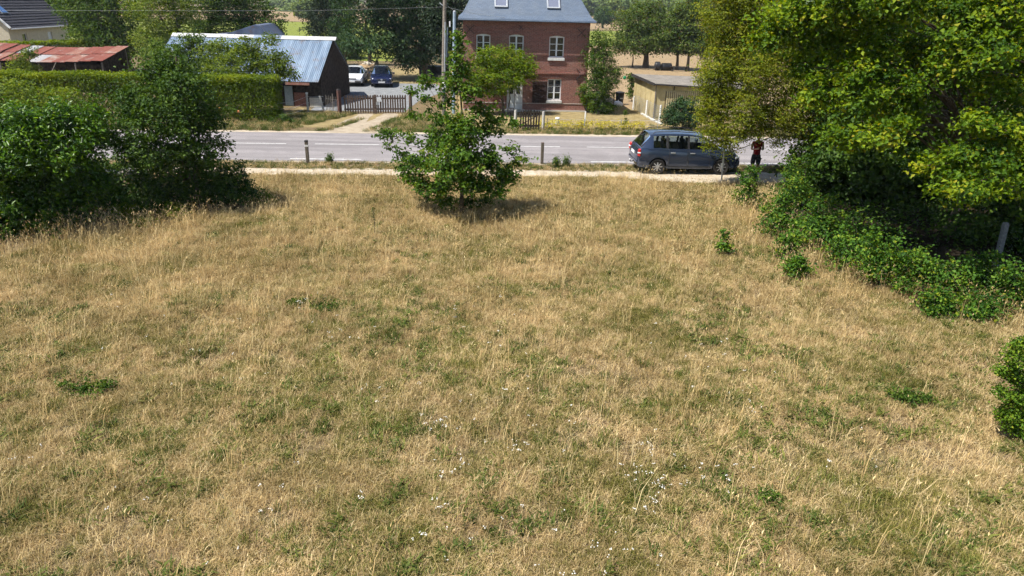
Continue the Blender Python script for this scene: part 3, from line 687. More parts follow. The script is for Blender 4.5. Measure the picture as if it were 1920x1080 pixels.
OAK2 = [(a+jr.uniform(-22, 22), b+jr.uniform(-18, 18), c+jr.uniform(-.5, .5), d*jr.uniform(.65, 1.15), e*jr.uniform(.9, 1.7))+tuple(r_) for a, b, c, d, e, *r_ in OAK2]
plant('oak_tree', 'big spreading oak overhanging the concrete post', 'tree', (16.4, 20.2), OAK2, (.115, .078), 1050, 44, .175, m_bigoak, .24, shell=.35, up=.65, rag=.6, flat=.6, top=(-.3, -.6, 8.6))
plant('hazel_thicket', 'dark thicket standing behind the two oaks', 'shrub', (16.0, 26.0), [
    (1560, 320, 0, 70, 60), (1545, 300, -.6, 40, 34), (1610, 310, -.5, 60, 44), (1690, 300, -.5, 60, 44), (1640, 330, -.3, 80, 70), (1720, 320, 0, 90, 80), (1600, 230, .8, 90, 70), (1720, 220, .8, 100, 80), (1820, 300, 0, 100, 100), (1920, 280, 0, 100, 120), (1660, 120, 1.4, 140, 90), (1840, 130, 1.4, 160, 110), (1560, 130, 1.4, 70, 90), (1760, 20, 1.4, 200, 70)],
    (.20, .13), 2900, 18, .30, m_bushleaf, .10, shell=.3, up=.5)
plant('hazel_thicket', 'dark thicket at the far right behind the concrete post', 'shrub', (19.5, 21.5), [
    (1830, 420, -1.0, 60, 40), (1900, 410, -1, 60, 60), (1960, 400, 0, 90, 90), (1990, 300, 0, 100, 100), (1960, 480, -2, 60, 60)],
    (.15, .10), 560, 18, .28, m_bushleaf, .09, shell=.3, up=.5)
# brambles along the meadow's edge
BR = [(1402, 372, 22, 34, 'upright bramble bush nearest the grey sign post'), (1490, 365, 36, 40, 'tallest bramble bush against the dark oak shade'), (1462, 425, 40, 38, 'round bramble bush at the bend of the hedge line'), (1530, 440, 54, 44, 'broad bramble bush in the middle of the hedge line'),
      (1600, 475, 56, 46, 'wide bramble bush with pale tips below the dark oak shade'), (1655, 510, 42, 40, 'bramble bush between the wide one and the low trailing ones'), (1720, 530, 46, 36, 'low bramble bush trailing in front of the oaks'), (1790, 548, 46, 34, 'low bramble bush left of the concrete post foot'), (1845, 530, 36, 30, 'light tipped bramble bush just below the concrete post'), (1900, 560, 34, 36, 'bramble bush cut by the picture edge under the post'),
      (1480, 480, 18, 18, 'small outlying bramble at the meadow side of the bend'), (1492, 515, 16, 16, 'tiny bramble tuft in dry grass before the broad bush'), (1760, 585, 28, 16, 'thin trailing bramble reaching into the dry grass'), (1840, 592, 30, 18, 'thin trailing bramble lowest on the right')]
for px, py, rw, rh, lab in BR:
    py -= 10; rw *= .92
    b = gpt(px, py+rh*.95)
    plant('bramble_bush', lab, 'bush', (b.x, b.y), [(px, py, 0, rw, rh*.9), (px-rw*.45, py+rh*.35, -.1, rw*.6, rh*.6), (px+rw*.5, py+rh*.3, .1, rw*.6, rh*.6), (px+rw*.1, py-rh*.45, .2, rw*.45, rh*.5)]+[(px+rw*random.uniform(-.8, .8), py-rh*random.uniform(.7, 1.3), random.uniform(-.2, .2), 6, rh*.34, .1) for _ in range(5)],
          (.085, .055), int(44+rw*rh*.085), 20, .12, m_bramble, .015, shell=.3, up=.45, rag=.7, flat=.85, group='brambles along the meadow edge', twigs=5)
b = gpt(1360, 478)
plant('oak_seedling', 'thin knee high seedling standing free in the dry grass', 'plant', (b.x, b.y), [(1360, 440, 0, 13, 12), (1352, 462, 0, 14, 10), (1368, 466, 0, 11, 9)], (.085, .05), 42, 14, .07, m_bramble, .010, shell=.2)
b = gpt(1905, 818)
plant('box_bush', 'dense rounded green bush cut by the right picture edge', 'bush', (b.x, b.y), [(1912, 648, .1, 16, 16), (1900, 672, 0, 14, 12), (1885, 695, 0, 18, 12), (1908, 705, .1, 22, 16), (1925, 680, .2, 20, 24), (1882, 735, -.05, 16, 14), (1908, 745, 0, 24, 18), (1932, 730, .2, 26, 30), (1892, 778, -.1, 20, 14), (1918, 785, 0, 24, 18), (1900, 805, -.1, 18, 10)], (.05, .028), 380, 24, .055, m_box, .025, shell=.5, up=.5, rag=.4, flat=.8)
for px, py, rw, rh, lab in [(1705, 742, 34, 16, 'dark green spreading weed clump in the right of the meadow'), (165, 725, 52, 20, 'broad green weed patch in the left of the meadow'), (610, 578, 26, 9, 'bright green weed patch among white flowers left of centre'), (560, 570, 16, 7, 'small green weed patch beside white flower heads'), (1440, 942, 14, 4, 'small green weed tuft low on the right')]:
    b = gpt(px, py+rh*.6)
    plant('weed_clump', lab, 'plant', (b.x, b.y), [(px, py+rh*.2, 0, rw*.8, rh*.6), (px-rw*.8, py+rh*.1, .05, rw*.4, rh*.5), (px+rw*.7, py-rh*.1, .05, rw*.4, rh*.7)], (.065, .028), int(24+rw*.8), 13, .06, m_treeA, .006, shell=.1, rag=.5, up=.4, group='green weed clumps in the meadow', twigs=4)
for px, py, rw, rh, lab in [(618, 297, 6, 9, 'green weed growing beside the capped wooden bollard'), (1043, 303, 7, 11, 'left of two green weeds beside the plain bollard'), (1062, 303, 6, 10, 'right of two green weeds beside the plain bollard')]:
    b = gpt(px, py+rh)
    plant('roadside_weed', lab, 'plant', (b.x, b.y), [(px, py, 0, rw, rh), (px, py+rh*.5, 0, rw, rh*.5)], (.07, .03), 46, 14, .06, m_treeA, .008, shell=.2, up=.3, flat=1.2, twigs=4)

# low shaded undergrowth on the wood floor
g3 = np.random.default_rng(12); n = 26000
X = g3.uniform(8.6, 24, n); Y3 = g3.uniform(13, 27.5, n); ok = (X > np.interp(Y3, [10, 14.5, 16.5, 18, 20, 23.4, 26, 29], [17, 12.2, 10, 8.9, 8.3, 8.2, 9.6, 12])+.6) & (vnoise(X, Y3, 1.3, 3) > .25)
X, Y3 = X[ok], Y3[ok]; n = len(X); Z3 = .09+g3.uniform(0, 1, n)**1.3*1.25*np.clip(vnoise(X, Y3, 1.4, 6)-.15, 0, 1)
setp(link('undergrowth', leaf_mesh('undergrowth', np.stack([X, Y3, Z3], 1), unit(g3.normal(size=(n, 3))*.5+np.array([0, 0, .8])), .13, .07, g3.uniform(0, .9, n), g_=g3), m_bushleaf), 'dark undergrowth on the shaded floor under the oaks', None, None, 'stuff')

p = gpt(703, 441); dk = empty('dry_stalk', (p.x, p.y, 0), 0, 'single tall dark weed stalk standing left of the young oak', 'plant')
MB().tube([(0, 0, -.02), (.01, 0, .4), (-.03, .02, .82)], [.012, .01, .005], 5).build('stem', m_bark, dk)
gg = np.random.default_rng(4); zz = gg.uniform(.25, .85, 70); cc_ = np.stack([gg.normal(-.01, .025, 70), gg.normal(0, .025, 70), zz], 1)
link('leaves', leaf_mesh('leaves', cc_, unit(gg.normal(size=(70, 3))), .05, .022, gg.uniform(0, .6, 70), g_=gg), m_bushleaf, dk)

# --- across the road
def clipped_hedge(name, label, A, B, depth, h, leaf, dens, mat, seed=1):
    g_ = np.random.default_rng(seed); A, B = Vector(A), Vector(B); d = B-A; L = d.length; ang = math.atan2(d.y, d.x)
    o = empty(name, A, ang, label, 'hedge')
    def face(n, f): u, v = g_.uniform(size=n), g_.uniform(size=n); return f(u, v)
    Cs, Ns = [], []
    def addf(n, f, nn):
        C = face(n, f); C = C+g_.normal(0, .05, C.shape); Cs.append(C); Ns.append(unit(np.array(nn)+g_.normal(0, .55, C.shape)))
    wob = lambda u: (vnoise(u*L, u*0, 1.3, seed)-.5)*.16+(vnoise(u*L, u*0+3, .35, seed+2)-.5)*.08
    for lay, q in ((0, 1.0), (.10, .7), (.24, .5)):
        addf(int(L*h*dens*q), lambda u, v: np.stack([u*L, 0*u+lay+wob(u+v*.3)*.7, v*(h-lay)], 1), (0, -1, .25))
        addf(int(L*depth*dens*q*1.3), lambda u, v: np.stack([u*L, v*depth, 0*u+h-lay+wob(u)], 1), (0, 0, 1))
        addf(int(depth*h*dens*q), lambda u, v: np.stack([0*u+L-lay, v*depth, u*(h-lay)], 1), (1, 0, .2))
        addf(int(depth*h*dens*q), lambda u, v: np.stack([0*u+lay, v*depth, u*(h-lay)], 1), (-1, 0, .2))
    addf(int(L*h*dens*.35), lambda u, v: np.stack([u*L, 0*u+depth, v*h], 1), (0, 1, .2))
    C = np.concatenate(Cs); Nn = np.concatenate(Ns); C[:, 2] = np.maximum(C[:, 2], .02)
    t = np.clip(.35+.55*(vnoise(C[:, 0], C[:, 2]*2, .8, seed+4)-.5)+.22*(C[:, 2] > h-.22)+g_.normal(0, .15, len(C)), 0, 1)  # top leaves tinted lighter, sunlit top put into the colour
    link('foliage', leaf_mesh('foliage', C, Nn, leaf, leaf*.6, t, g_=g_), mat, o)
    m = MB(); k = 0
    for xx in np.arange(.3, L, .55): m.tube([(xx, depth/2, -.03), (xx+.1, depth/2+.05, h*.5), (xx-.05, depth/2, h*.86)], [.03, .022, .01], 4)
    m.build('stems', m_bark, o)
    return o
HA = rd(-31.5, 6.55); HB = rd(-12.75, 6.55)
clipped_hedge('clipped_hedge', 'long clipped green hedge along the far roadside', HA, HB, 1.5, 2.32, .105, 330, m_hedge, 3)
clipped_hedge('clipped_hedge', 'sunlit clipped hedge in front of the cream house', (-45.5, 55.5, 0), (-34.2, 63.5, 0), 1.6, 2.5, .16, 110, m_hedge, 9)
plant('shrub', 'dark leafy weeds at the right end of the clipped hedge', 'plant', (gpt(532, 232).x, gpt(532, 232).y), [(532, 222, 0, 8, 10), (510, 226, -.2, 9, 7), (545, 228, -.2, 8, 5)], (.08, .045), 60, 18, .09, m_bushleaf, .012, shell=.3)
plant('garden_shrub', 'rounded yellow green shrub rising behind the hedge against the barn roof', 'shrub', (-15.9, 42.4), [(455, 110, 0, 40, 30), (500, 120, .2, 34, 28), (420, 125, 0, 34, 28), (470, 85, .2, 26, 16), (520, 135, .3, 24, 16), (440, 140, -.3, 50, 18), (500, 75, .4, 22, 8), (525, 112, .2, 20, 16), (395, 108, .3, 26, 22), (545, 140, .2, 16, 12), (415, 85, .5, 22, 14)], (.13, .075), 520, 24, .19, m_treeB, .09, shell=.5)
plant('garden_shrub', 'mid green shrub behind the hedge left of the barn', 'shrub', (-19.6, 43.2), [(330, 120, 0, 34, 32), (370, 130, 0, 26, 26), (300, 105, .5, 30, 28), (350, 90, .5, 22, 20), (380, 100, .4, 22, 22), (365, 72, .6, 18, 12)], (.13, .075), 420, 24, .19, m_treeA, .08, shell=.5)
plant('garden_shrub', 'yellowish climbing shrub over the rusty shed roof', 'shrub', (-33.6, 47.0), [(55, 100, 0, 14, 12), (38, 112, 0, 16, 12), (30, 128, 0, 20, 12), (60, 130, 0, 14, 8)], (.13, .06), 150, 22, .16, m_treeB, .05, shell=.3)
plant('birch_tree', 'pale feathery tree left of the grey barn', 'tree', (-24.5, 54.0), [(300, 30, 0, 42, 32), (340, 15, .5, 40, 30), (285, 75, -.3, 34, 30), (330, 70, 0, 34, 28), (310, 105, -.4, 32, 22), (270, 10, .6, 34, 26), (320, -20, 0, 50, 26)], (.16, .07), 700, 24, .30, m_treeB, .16, shell=.45, hang=.3)
plant('garden_tree', 'dense green tree behind the rusty shed', 'tree', (-33.0, 63.0), [(190, 40, 0, 48, 38), (150, 20, 1, 40, 34), (230, 20, .5, 44, 38), (220, 70, -.3, 44, 28), (170, 70, 0, 38, 24), (190, -20, 1, 70, 30), (240, 95, -.4, 26, 18)], (.22, .12), 760, 22, .34, m_treeA, .2, shell=.5)
plant('garden_tree', 'tall green tree between the cream house and the shed', 'tree', (-43.0, 84.0), [(130, 15, 0, 40, 34), (100, -5, 2, 34, 28), (150, 45, -1, 30, 22), (120, 40, 0, 24, 20)], (.26, .15), 420, 20, .45, m_treeA, .22, shell=.5)
plant('weeping_tree', 'dark drooping tree behind the grey barn', 'tree', (-20.5, 62.0), [(430, 15, 0, 50, 30), (390, 25, .4, 40, 34), (470, 20, 0, 40, 26), (510, 35, -.3, 24, 28), (520, 55, -.3, 12, 14), (450, 45, 0, 46, 16), (420, -20, 0, 70, 30), (380, 55, .4, 30, 20)], (.2, .09), 720, 24, .33, m_bushleaf, .2, shell=.5, hang=.4)
plant('walnut_tree', 'large blue green tree shading the gravel yard', 'tree', (-8.0, 63.5), [(740, 25, 0, 56, 40), (690, 40, .3, 44, 36), (790, 30, 0, 46, 44), (720, 80, -.5, 56, 26), (780, 85, -.4, 48, 34), (670, 85, -.3, 30, 22), (730, -25, 0, 90, 36), (815, 80, .3, 26, 40), (775, 112, .5, 40, 18)], (.22, .12), 1150, 24, .36, m_treeC, .30, top=(0, 0, 8.5), shell=.5)
plant('conifer_tree', 'dark conifer behind the right end of the grey barn', 'tree', (-19.5, 84.0), [(610, 5, 0, 34, 22), (600, 35, 0, 36, 22), (612, 62, 0, 42, 22), (630, 85, 0, 44, 22), (606, -30, 0, 26, 22), (640, 110, 0, 30, 18)], (.34, .08), 560, 24, .36, m_conif, .22, shell=.35, up=.25, flat=.5, top=(0, 0, 9.5))
plant('conifer_tree', 'greener conifer between the dark conifer and the walnut', 'tree', (-15.2, 76.0), [(645, 10, 0, 24, 24), (642, 45, 0, 26, 22), (640, 80, 0, 26, 22), (645, -25, 0, 22, 22)], (.3, .08), 330, 24, .32, m_treeC, .2, shell=.35, up=.25, flat=.5, top=(0, 0, 9.0))
plant('garden_tree', 'small slender tree at the barn gable', 'tree', (gpt(648, 132).x, gpt(648, 132).y), [(650, 75, 0, 20, 14), (640, 90, 0, 16, 12), (662, 92, 0, 16, 12)], (.18, .09), 130, 20, .25, m_treeC, .09, shell=.3)
plant('garden_tree', 'dark tree crowding the left side of the brick house', 'tree', (-5.8, 56.0), [(835, 60, 0, 34, 48), (850, 15, .5, 30, 40), (820, 20, .5, 30, 40), (845, 100, -.5, 22, 24)], (.2, .11), 420, 22, .32, m_conif, .18, shell=.45)
plant('garden_tree', 'light green leaning tree in front of the brick house', 'tree', (gpt(944, 214).x, gpt(944, 214).y), [(930, 108, 0, 44, 20), (965, 115, .3, 36, 22), (905, 130, -.2, 32, 22), (945, 145, -.4, 46, 22), (985, 130, 0, 22, 18), (900, 160, -.3, 24, 16), (1003, 142, 0, 10, 8), (930, 170, -.5, 26, 8)], (.13, .065), 640, 24, .17, m_yard, .09, shell=.5, rag=.3, stems=[(.28, 0, (.5, .1, 2.2), .06)])
plant('garden_shrub', 'tall narrow shrub against the right corner of the brick house', 'shrub', (gpt(1130, 212).x, gpt(1130, 212).y), [(1125, 80, 0, 20, 26), (1122, 115, -.1, 28, 28), (1135, 145, 0, 32, 28), (1120, 170, -.2, 30, 24), (1132, 200, -.1, 26, 12)], (.12, .06), 520, 24, .17, m_treeA, .07, shell=.5)
plant('garden_shrub', 'yellow green climber at the foot of the brick house corner', 'shrub', (gpt(1102, 210).x, gpt(1102, 210).y-.25), [(1100, 185, 0, 9, 14), (1106, 198, 0, 9, 10), (1094, 165, 0, 6, 8)], (.10, .06), 90, 20, .10, m_yard, .02, shell=.3)
plant('garden_shrub', 'dark round shrub between the road and the ochre shed', 'shrub', (gpt(1278, 243).x, gpt(1278, 243).y), [(1278, 210, 0, 28, 20), (1260, 222, -.1, 20, 16), (1298, 222, 0, 22, 18), (1285, 195, .2, 20, 10)], (.10, .06), 330, 24, .13, m_treeC, .04, shell=.5)
plant('garden_plant', 'creeper hanging on the left corner of the ochre shed', 'plant', (gpt(1184, 190).x, gpt(1184, 190).y), [(1184, 145, 0, 8, 7), (1186, 160, 0, 5, 14), (1182, 178, 0, 6, 8)], (.13, .06), 60, 20, .12, m_treeA, .02, shell=.3)
plant('garden_plant', 'leafy post standing in the yellow flower strip', 'plant', (gpt(1173, 238).x, gpt(1173, 238).y), [(1173, 212, 0, 4, 5), (1173, 228, 0, 4, 7)], (.07, .04), 26, 14, .06, m_treeA, .02, shell=.2)
# orchard and far trees
plant('orchard_tree', 'broad low orchard tree nearest the brick house', 'tree', (gpt(1210, 127).x, gpt(1210, 127).y), [(1200, 40, 0, 44, 26), (1175, 65, -.5, 30, 22), (1235, 55, 0, 34, 26), (1205, 80, -1, 50, 20), (1240, 85, -.6, 28, 16), (1165, 90, 0, 18, 12), (1215, 15, .4, 34, 14)], (.24, .11), 760, 22, .34, m_orch, .33, shell=.5, stems=[(-1.4, .2, (-1.5, 0, 2.4), .1)])
plant('orchard_tree', 'orchard tree behind the bench', 'tree', (gpt(1269, 131).x, gpt(1269, 131).y), [(1270, 55, 0, 26, 26), (1262, 85, 0, 24, 16), (1285, 85, -.4, 22, 16), (1272, 25, .3, 22, 16)], (.24, .11), 380, 22, .32, m_orch, .17, shell=.5)
plant('orchard_tree', 'orchard tree overlapping the feathery tree', 'tree', (gpt(1288, 133).x, gpt(1288, 133).y), [(1305, 50, 0, 30, 30), (1300, 80, 0, 30, 20), (1320, 95, -.3, 20, 14), (1300, 15, .2, 26, 18), (1330, 70, 0, 24, 28)], (.24, .11), 460, 22, .32, m_orch, .17, shell=.5)
plant('field_tree', 'small round tree alone in the hazy far field', 'tree', (gpt(1130, 53).x, gpt(1130, 53).y), [(1130, 30, 0, 17, 14), (1124, 36, 0, 12, 9), (1138, 35, 0, 12, 9)], (.5, .28), 160, 16, .6, m_treeC, .3, shell=.4)
k = 0
FT = [(1170, 8, 300, 34, 22), (1235, 2, 330, 40, 22), (1285, 18, 260, 30, 16), (1110, 6, 420, 24, 14), (1140, 0, 480, 30, 14), (1330, 5, 300, 40, 24), (530, 6, 430, 26, 10), (565, 8, 470, 24, 9), (600, 6, 420, 26, 14), (640, 4, 460, 30, 14), (545, 24, 330, 14, 5), (572, 12, 240, 18, 14), (1400, 10, 320, 50, 26), (60, -22, 420, 70, 18), (250, -14, 430, 70, 16), (430, -8, 450, 60, 14), (760, -2, 460, 60, 14), (920, -4, 480, 70, 14), (1500, 10, 420, 60, 18), (1640, 14, 430, 70, 18), (1800, 18, 430, 70, 18)]
FL = ['hazy pale tree rising over the orchard', 'pale tree clump behind the broad orchard tree', 'pale rounded tree behind the bench tree', 'hazy tree left of the small round field tree', 'hazy tree above the small round field tree', 'far tree behind the last orchard tree', 'far hazy tree at the left of the pasture gap', 'far hazy tree in the middle of the pasture gap', 'far hazy tree beside the dark conifer', 'far tree hidden behind the conifers', 'low far bush in the stubble field', 'green tree leaning into the pasture gap'] + ['far hazy tree of the distant belt behind the nearer trees']*9
for (px, py, Y, rw, rh), lab in zip(FT, FL):
    p = apt(px, py, Y); 
    if k >= 12 or k == 9:
        k += 1; continue
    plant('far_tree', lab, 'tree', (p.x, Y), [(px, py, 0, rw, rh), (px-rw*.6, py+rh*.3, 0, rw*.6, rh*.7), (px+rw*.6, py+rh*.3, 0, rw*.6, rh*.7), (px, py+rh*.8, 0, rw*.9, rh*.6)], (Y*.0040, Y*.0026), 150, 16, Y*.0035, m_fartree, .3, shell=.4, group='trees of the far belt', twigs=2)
    k += 1
# distant wood: one mass
g2 = np.random.default_rng(77); n = 15000
X = g2.uniform(-420, 520, n); Yw = 560+g2.uniform(0, 60, n); hh = 9+9*vnoise(X, X*0, 26, 5)+4*vnoise(X, X*0, 9, 6)
Zw = hh*g2.uniform(0, 1, n)**.6
t = np.clip(.5+.8*(vnoise(X, X*0, 22, 9)-.5)+g2.normal(0, .15, n), 0, 1)
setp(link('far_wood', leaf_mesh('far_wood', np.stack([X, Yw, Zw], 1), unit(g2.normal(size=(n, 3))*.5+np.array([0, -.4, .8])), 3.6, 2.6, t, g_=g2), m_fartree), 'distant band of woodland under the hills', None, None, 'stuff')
# yellow flower strip in front of the brick house lawn
n = 620; s_ = g2.uniform(1.5, 7.6, n); tt = 5.55+g2.normal(0, .28, n)
Pf = np.array([rd(a, b) for a, b in zip(s_, tt)]); Pf[:, 2] = g2.uniform(.12, .42, n)
setp(link('yellow_flowers', leaf_mesh('yellow_flowers', np.repeat(Pf, 5, 0)+g2.normal(0, .05, (n*5, 3)), unit(g2.normal(size=(n*5, 3))*.5+np.array([0, 0, 1])), .06, .05, g2.uniform(size=n*5), g_=g2), m_yflower), 'strip of yellow flowers along the brick house verge', None, None, 'stuff')
# roses at the hedge foot
for px, py, lab in [(448, 211, 'orange rose bloom low on the clipped hedge'), (412, 206, 'pale orange bloom near the hedge left of the rose')]:
    p = apt(px, py, rd(-15.5, 6.4).y); m = MB()
    for q in range(9):
        a = q*2.4; m.box((.05*math.cos(a)*(q/9), .05*math.sin(a)*(q/9), .012*(9-q)), (.07, .05, .012), Matrix.Rotation(a, 3, 'Z') @ Matrix.Rotation(.5, 3, 'X'))
    o = empty('rose', (p.x, p.y-.05, p.z), 0, lab, 'flower'); m.build('petals', mottled('orange_petals', (.60, .20, .06), (.7, .34, .12), 8, .7), o)
    MB().tube([(0, .02, 0), (0, .3, -.4)], .008, 4).build('stem', m_bushleaf, o)
# ------------------------------------------------------------------ buildings
def holes_wall(mb, outline, holes, th, xf=lambda s, y, z: (s, y, z)):
    bm = bmesh.new()
    for loop in [outline]+holes:
        vs = [bm.verts.new((s, 0, z)) for s, z in loop]
        for i in range(len(vs)): bm.edges.new((vs[i], vs[(i+1) % len(vs)]))
    bmesh.ops.triangle_fill(bm, use_beauty=True, use_dissolve=False, edges=bm.edges[:])
    bm.verts.index_update()
    mb.add([xf(v.co.x, 0, v.co.z) for v in bm.verts], [tuple(v.index for v in f.verts) for f in bm.faces])
    bm.free()
    for h in holes:
        n = len(h); mb.add([xf(s, 0, z) for s, z in h]+[xf(s, th, z) for s, z in h], [(i, (i+1) % n, n+(i+1) % n, n+i) for i in range(n)])
def arch(s0, s1, z0, z1, rise=.0):
    if rise <= 0: return [(s0, z0), (s1, z0), (s1, z1), (s0, z1)]
    k = 6; top = [(s1+(s0-s1)*i/k, z1-rise+rise*math.sin(PI*i/k)) for i in range(k+1)]
    return [(s0, z0), (s1, z0)]+top
def window(parent, s0, s1, z0, z1, y=.11, rise=0.0, panes=3, sill=True, mat=m_white, glass=m_winglass):
    f = empty('window', (0, 0, 0)); f.parent = parent
    fr = MB(); b = .06
    fr.box(((s0+s1)/2, y, z0+b/2), (s1-s0, .06, b)); fr.box(((s0+s1)/2, y, z1-b/2-rise*.4), (s1-s0, .06, b+rise*.8))
    for s in (s0+b/2, s1-b/2): fr.box((s, y, (z0+z1)/2), (b, .06, z1-z0-2*b-rise))
    mid = (s0+s1)/2; fr.box((mid, y-.005, (z0+z1)/2), (.09, .07, z1-z0-2*b-rise))
    zz0, zz1 = z0+b, z1-b-rise
    for side in (0, 1):
        a, c = (s0+b, mid-.045) if side == 0 else (mid+.045, s1-b)
        for k in range(1, panes): fr.box(((a+c)/2, y, zz0+(zz1-zz0)*k/panes), (c-a, .04, .032))
    fr.build('frame', mat, f)
    for side in (0, 1):
        a, c = (s0+b, mid-.045) if side == 0 else (mid+.045, s1-b)
        for k in range(panes):
            MB().box(((a+c)/2, y+.012+.002*k, zz0+(zz1-zz0)*(k+.5)/panes), (c-a-.004, .008, (zz1-zz0)/panes-.036)).build('pane', glass, f)
    if sill:
        MB().box(((s0+s1)/2, 0.015, z0-.10), (s1-s0+.12, .18, .17)).build('sill', m_whitecon, f, bevel=.01)
    return f
# --- brick house
HO = empty('brick_house', (4.41, 46.61, 0), RA, 'two storey red brick house with blue slate hipped roof', 'house')
HW, HD, HH = 7.82, 7.0, 5.42
wins = [(-7.0, -6.14, 3.3, 4.6, .07), (-4.99, -4.08, 3.3, 4.6, .07), (-2.49, -1.56, 3.3, 4.58, .07), (-2.5, -1.62, .72, 2.0, 0.0)]
DR = (-5.06, -4.06, .0, 2.12)
wl = MB()
holes_wall(wl, [(-HW, -.05), (DR[0], -.05), (DR[0], DR[3]), (DR[1], DR[3]), (DR[1], -.05), (0, -.05), (0, HH), (-HW, HH)], [arch(*w_[:4], w_[4]) for w_ in wins], .16)
for s in (DR[0], DR[1]): wl.add([(s, 0, -.05), (s, .16, -.05), (s, .16, DR[3]), (s, 0, DR[3])], [(0, 1, 2, 3)])
wl.add([(DR[0], 0, DR[3]), (DR[1], 0, DR[3]), (DR[1], .16, DR[3]), (DR[0], .16, DR[3])], [(0, 1, 2, 3)])
wl.add([(0, 0, -.05), (0, HD, -.05), (0, HD, HH), (0, 0, HH), (-HW, 0, -.05), (-HW, HD, -.05), (-HW, HD, HH), (-HW, 0, HH)], [(0, 1, 2, 3), (4, 7, 6, 5), (1, 5, 6, 2)])
wl.build('wall', m_brick, HO)
for w_ in wins: window(HO, *w_[:4], rise=w_[4])
for (s0, s1, z0, z1, rs) in wins:            # soldier course over each opening
    mb = MB(); k = 13
    for i in range(k):
        s = s0-.06+(s1-s0+.12)*(i+.5)/k; mb.box((s, -.012, z1+.12), ((s1-s0+.12)/k-.012, .04, .2))
    lo = mb.build('lintel_course', m_brick, HO)
mb = MB(); mb.box((-HW/2, -.035, 2.36), (HW-.02, .09, .10)); mb.box((-HW/2, -.02, 2.27), (HW-.02, .05, .07)); mb.build('brick_band', m_brick, HO)
MB().box((-HW/2, -.012, .50), (HW, .03, .035)).build('plinth_line', m_concrete, HO)
MB().box((-HW/2, -.03, .02), (HW+.02, .08, .14)).build('plinth', m_concrete, HO)
# iron wall anchors
def anchor(s, z, r_, kind):
    mb = MB()
    arms = [(45), (135)] if kind == 'x' else [25, 155]
    for a in arms:
        d = Vector((math.cos(R(a)), 0, math.sin(R(a))))
        mb.bar(Vector((s, -.03, z))-d*r_, Vector((s, -.03-.004*(a > 90), z))+d*r_, .045, .03)
    mb.build('wall_anchor', m_iron, HO)
anchor(-4.27, 5.02, .17, 'x'); anchor(-.52, 4.78, .36, 'x'); anchor(-7.4, 4.85, .36, 'x')
mb = MB(); mb.bar((-.72, -.04, 2.68), (-.36, -.04, 2.3), .05, .03); mb.bar((-.7, -.044, 1.98), (-.36, -.044, 2.3), .05, .03); mb.bar((-.36, -.05, 2.3), (-.1, -.05, 2.3), .05, .03); mb.build('wall_anchor', m_iron, HO)
# door of two leaves
d_ = empty('door'); d_.parent = HO
mb = MB(); y = .10
for s0, s1 in ((DR[0], DR[0]+.06), (DR[1]-.06, DR[1])): mb.box(((s0+s1)/2, y, 1.06), (.06, .08, 2.12))
mb.box(((DR[0]+DR[1])/2, y, 2.09), (.88, .08, .06)); mb.build('frame', m_white, d_)
for s0, s1 in ((-5.0, -4.57), (-4.55, -4.12)):
    mb = MB(); mb.box(((s0+s1)/2, y+.02, .52), (s1-s0-.01, .05, 1.04)); mb.box(((s0+s1)/2, y, .52), (s1-s0-.16, .05, .8))
    for a in (s0+.045, s1-.045): mb.box((a, y+.02, 1.55), (.08, .05, 1.0))
    mb.box(((s0+s1)/2, y+.02, 2.02), (s1-s0-.18, .05, .07)); mb.box(((s0+s1)/2, y+.02, 1.48), (s1-s0-.18, .05, .05)); mb.build('leaf', m_white, d_)
    for z0, z1 in ((1.05, 1.455), (1.505, 1.985)): MB().box(((s0+s1)/2, y+.03, (z0+z1)/2), (s1-s0-.18, .01, z1-z0)).build('pane', m_winglass, d_)
MB().box((-4.52, y-.03, 1.0), (.03, .06, .12)).build('handle', m_iron, d_)
MB().box((-4.56, -.22, .05), (1.2, .42, .14)).build('doorstep', m_concrete, HO, bevel=.01)
# open brown shutter with Z brace
s_ = empty('shutter'); s_.parent = HO
for i in range(6): MB().box((-3.45+.155*(i+.5), -.045, 1.2), (.149, .035, 1.32)).build('plank', m_shutter, s_)
mb = MB()
for z in (.72, 1.2, 1.68): mb.box((-2.985, -.075, z), (.9, .028, .09))
mb.bar((-3.38, -.078, 1.62), (-2.6, -.078, 1.26), .08, .024); mb.bar((-3.38, -.078, 1.14), (-2.6, -.078, .78), .08, .024); mb.build('brace', m_shutter, s_)
# hipped roof with flared eaves
rings = [(.40, .30, 5.40), (.40, .30, 5.47), (.06, .02, 5.70), (-.26, -.20, 6.08), (-3.35, -2.0, 9.4)]
rb = MB(); vs = []
for fo, so_, z in rings: vs += [(-HW-so_, -fo, z), (so_, -fo, z), (so_, HD+fo, z), (-HW-so_, HD+fo, z)]
fs = [tuple(reversed(range(4)))]+[(4*k+i, 4*k+(i+1) % 4, 4*k+4+(i+1) % 4, 4*k+4+i) for k in range(len(rings)-1) for i in range(4)]+[tuple(range(4*len(rings)-4, 4*len(rings)))]
rb.add(vs, fs); rf = rb.build('roof', m_slate, HO)
sl_ = Vector((0, 3.09, 3.32)).normalized(); nn = Vector((0, -sl_.z, sl_.y))
for s in (-5.5, -2.28):
    sk = empty('skylight'); sk.parent = rf
    q = Matrix(((1, 0, 0), (0, sl_.y, nn.y), (0, sl_.z, nn.z)))
    o0 = Vector((s, .26, 6.08))+nn*.05+sl_*.62; mb = MB()
    for dx in (-.36, .36): mb.box(o0+Vector((dx, 0, 0)), (.08, 1.18, .12), q)
    for dy in (-.55, .55): mb.box(o0+sl_*dy, (.64, .08, .118), q)
    mb.build('frame', m_galv, sk); MB().box(o0, (.64, 1.02, .03), q).build('pane', m_greyglass, sk)
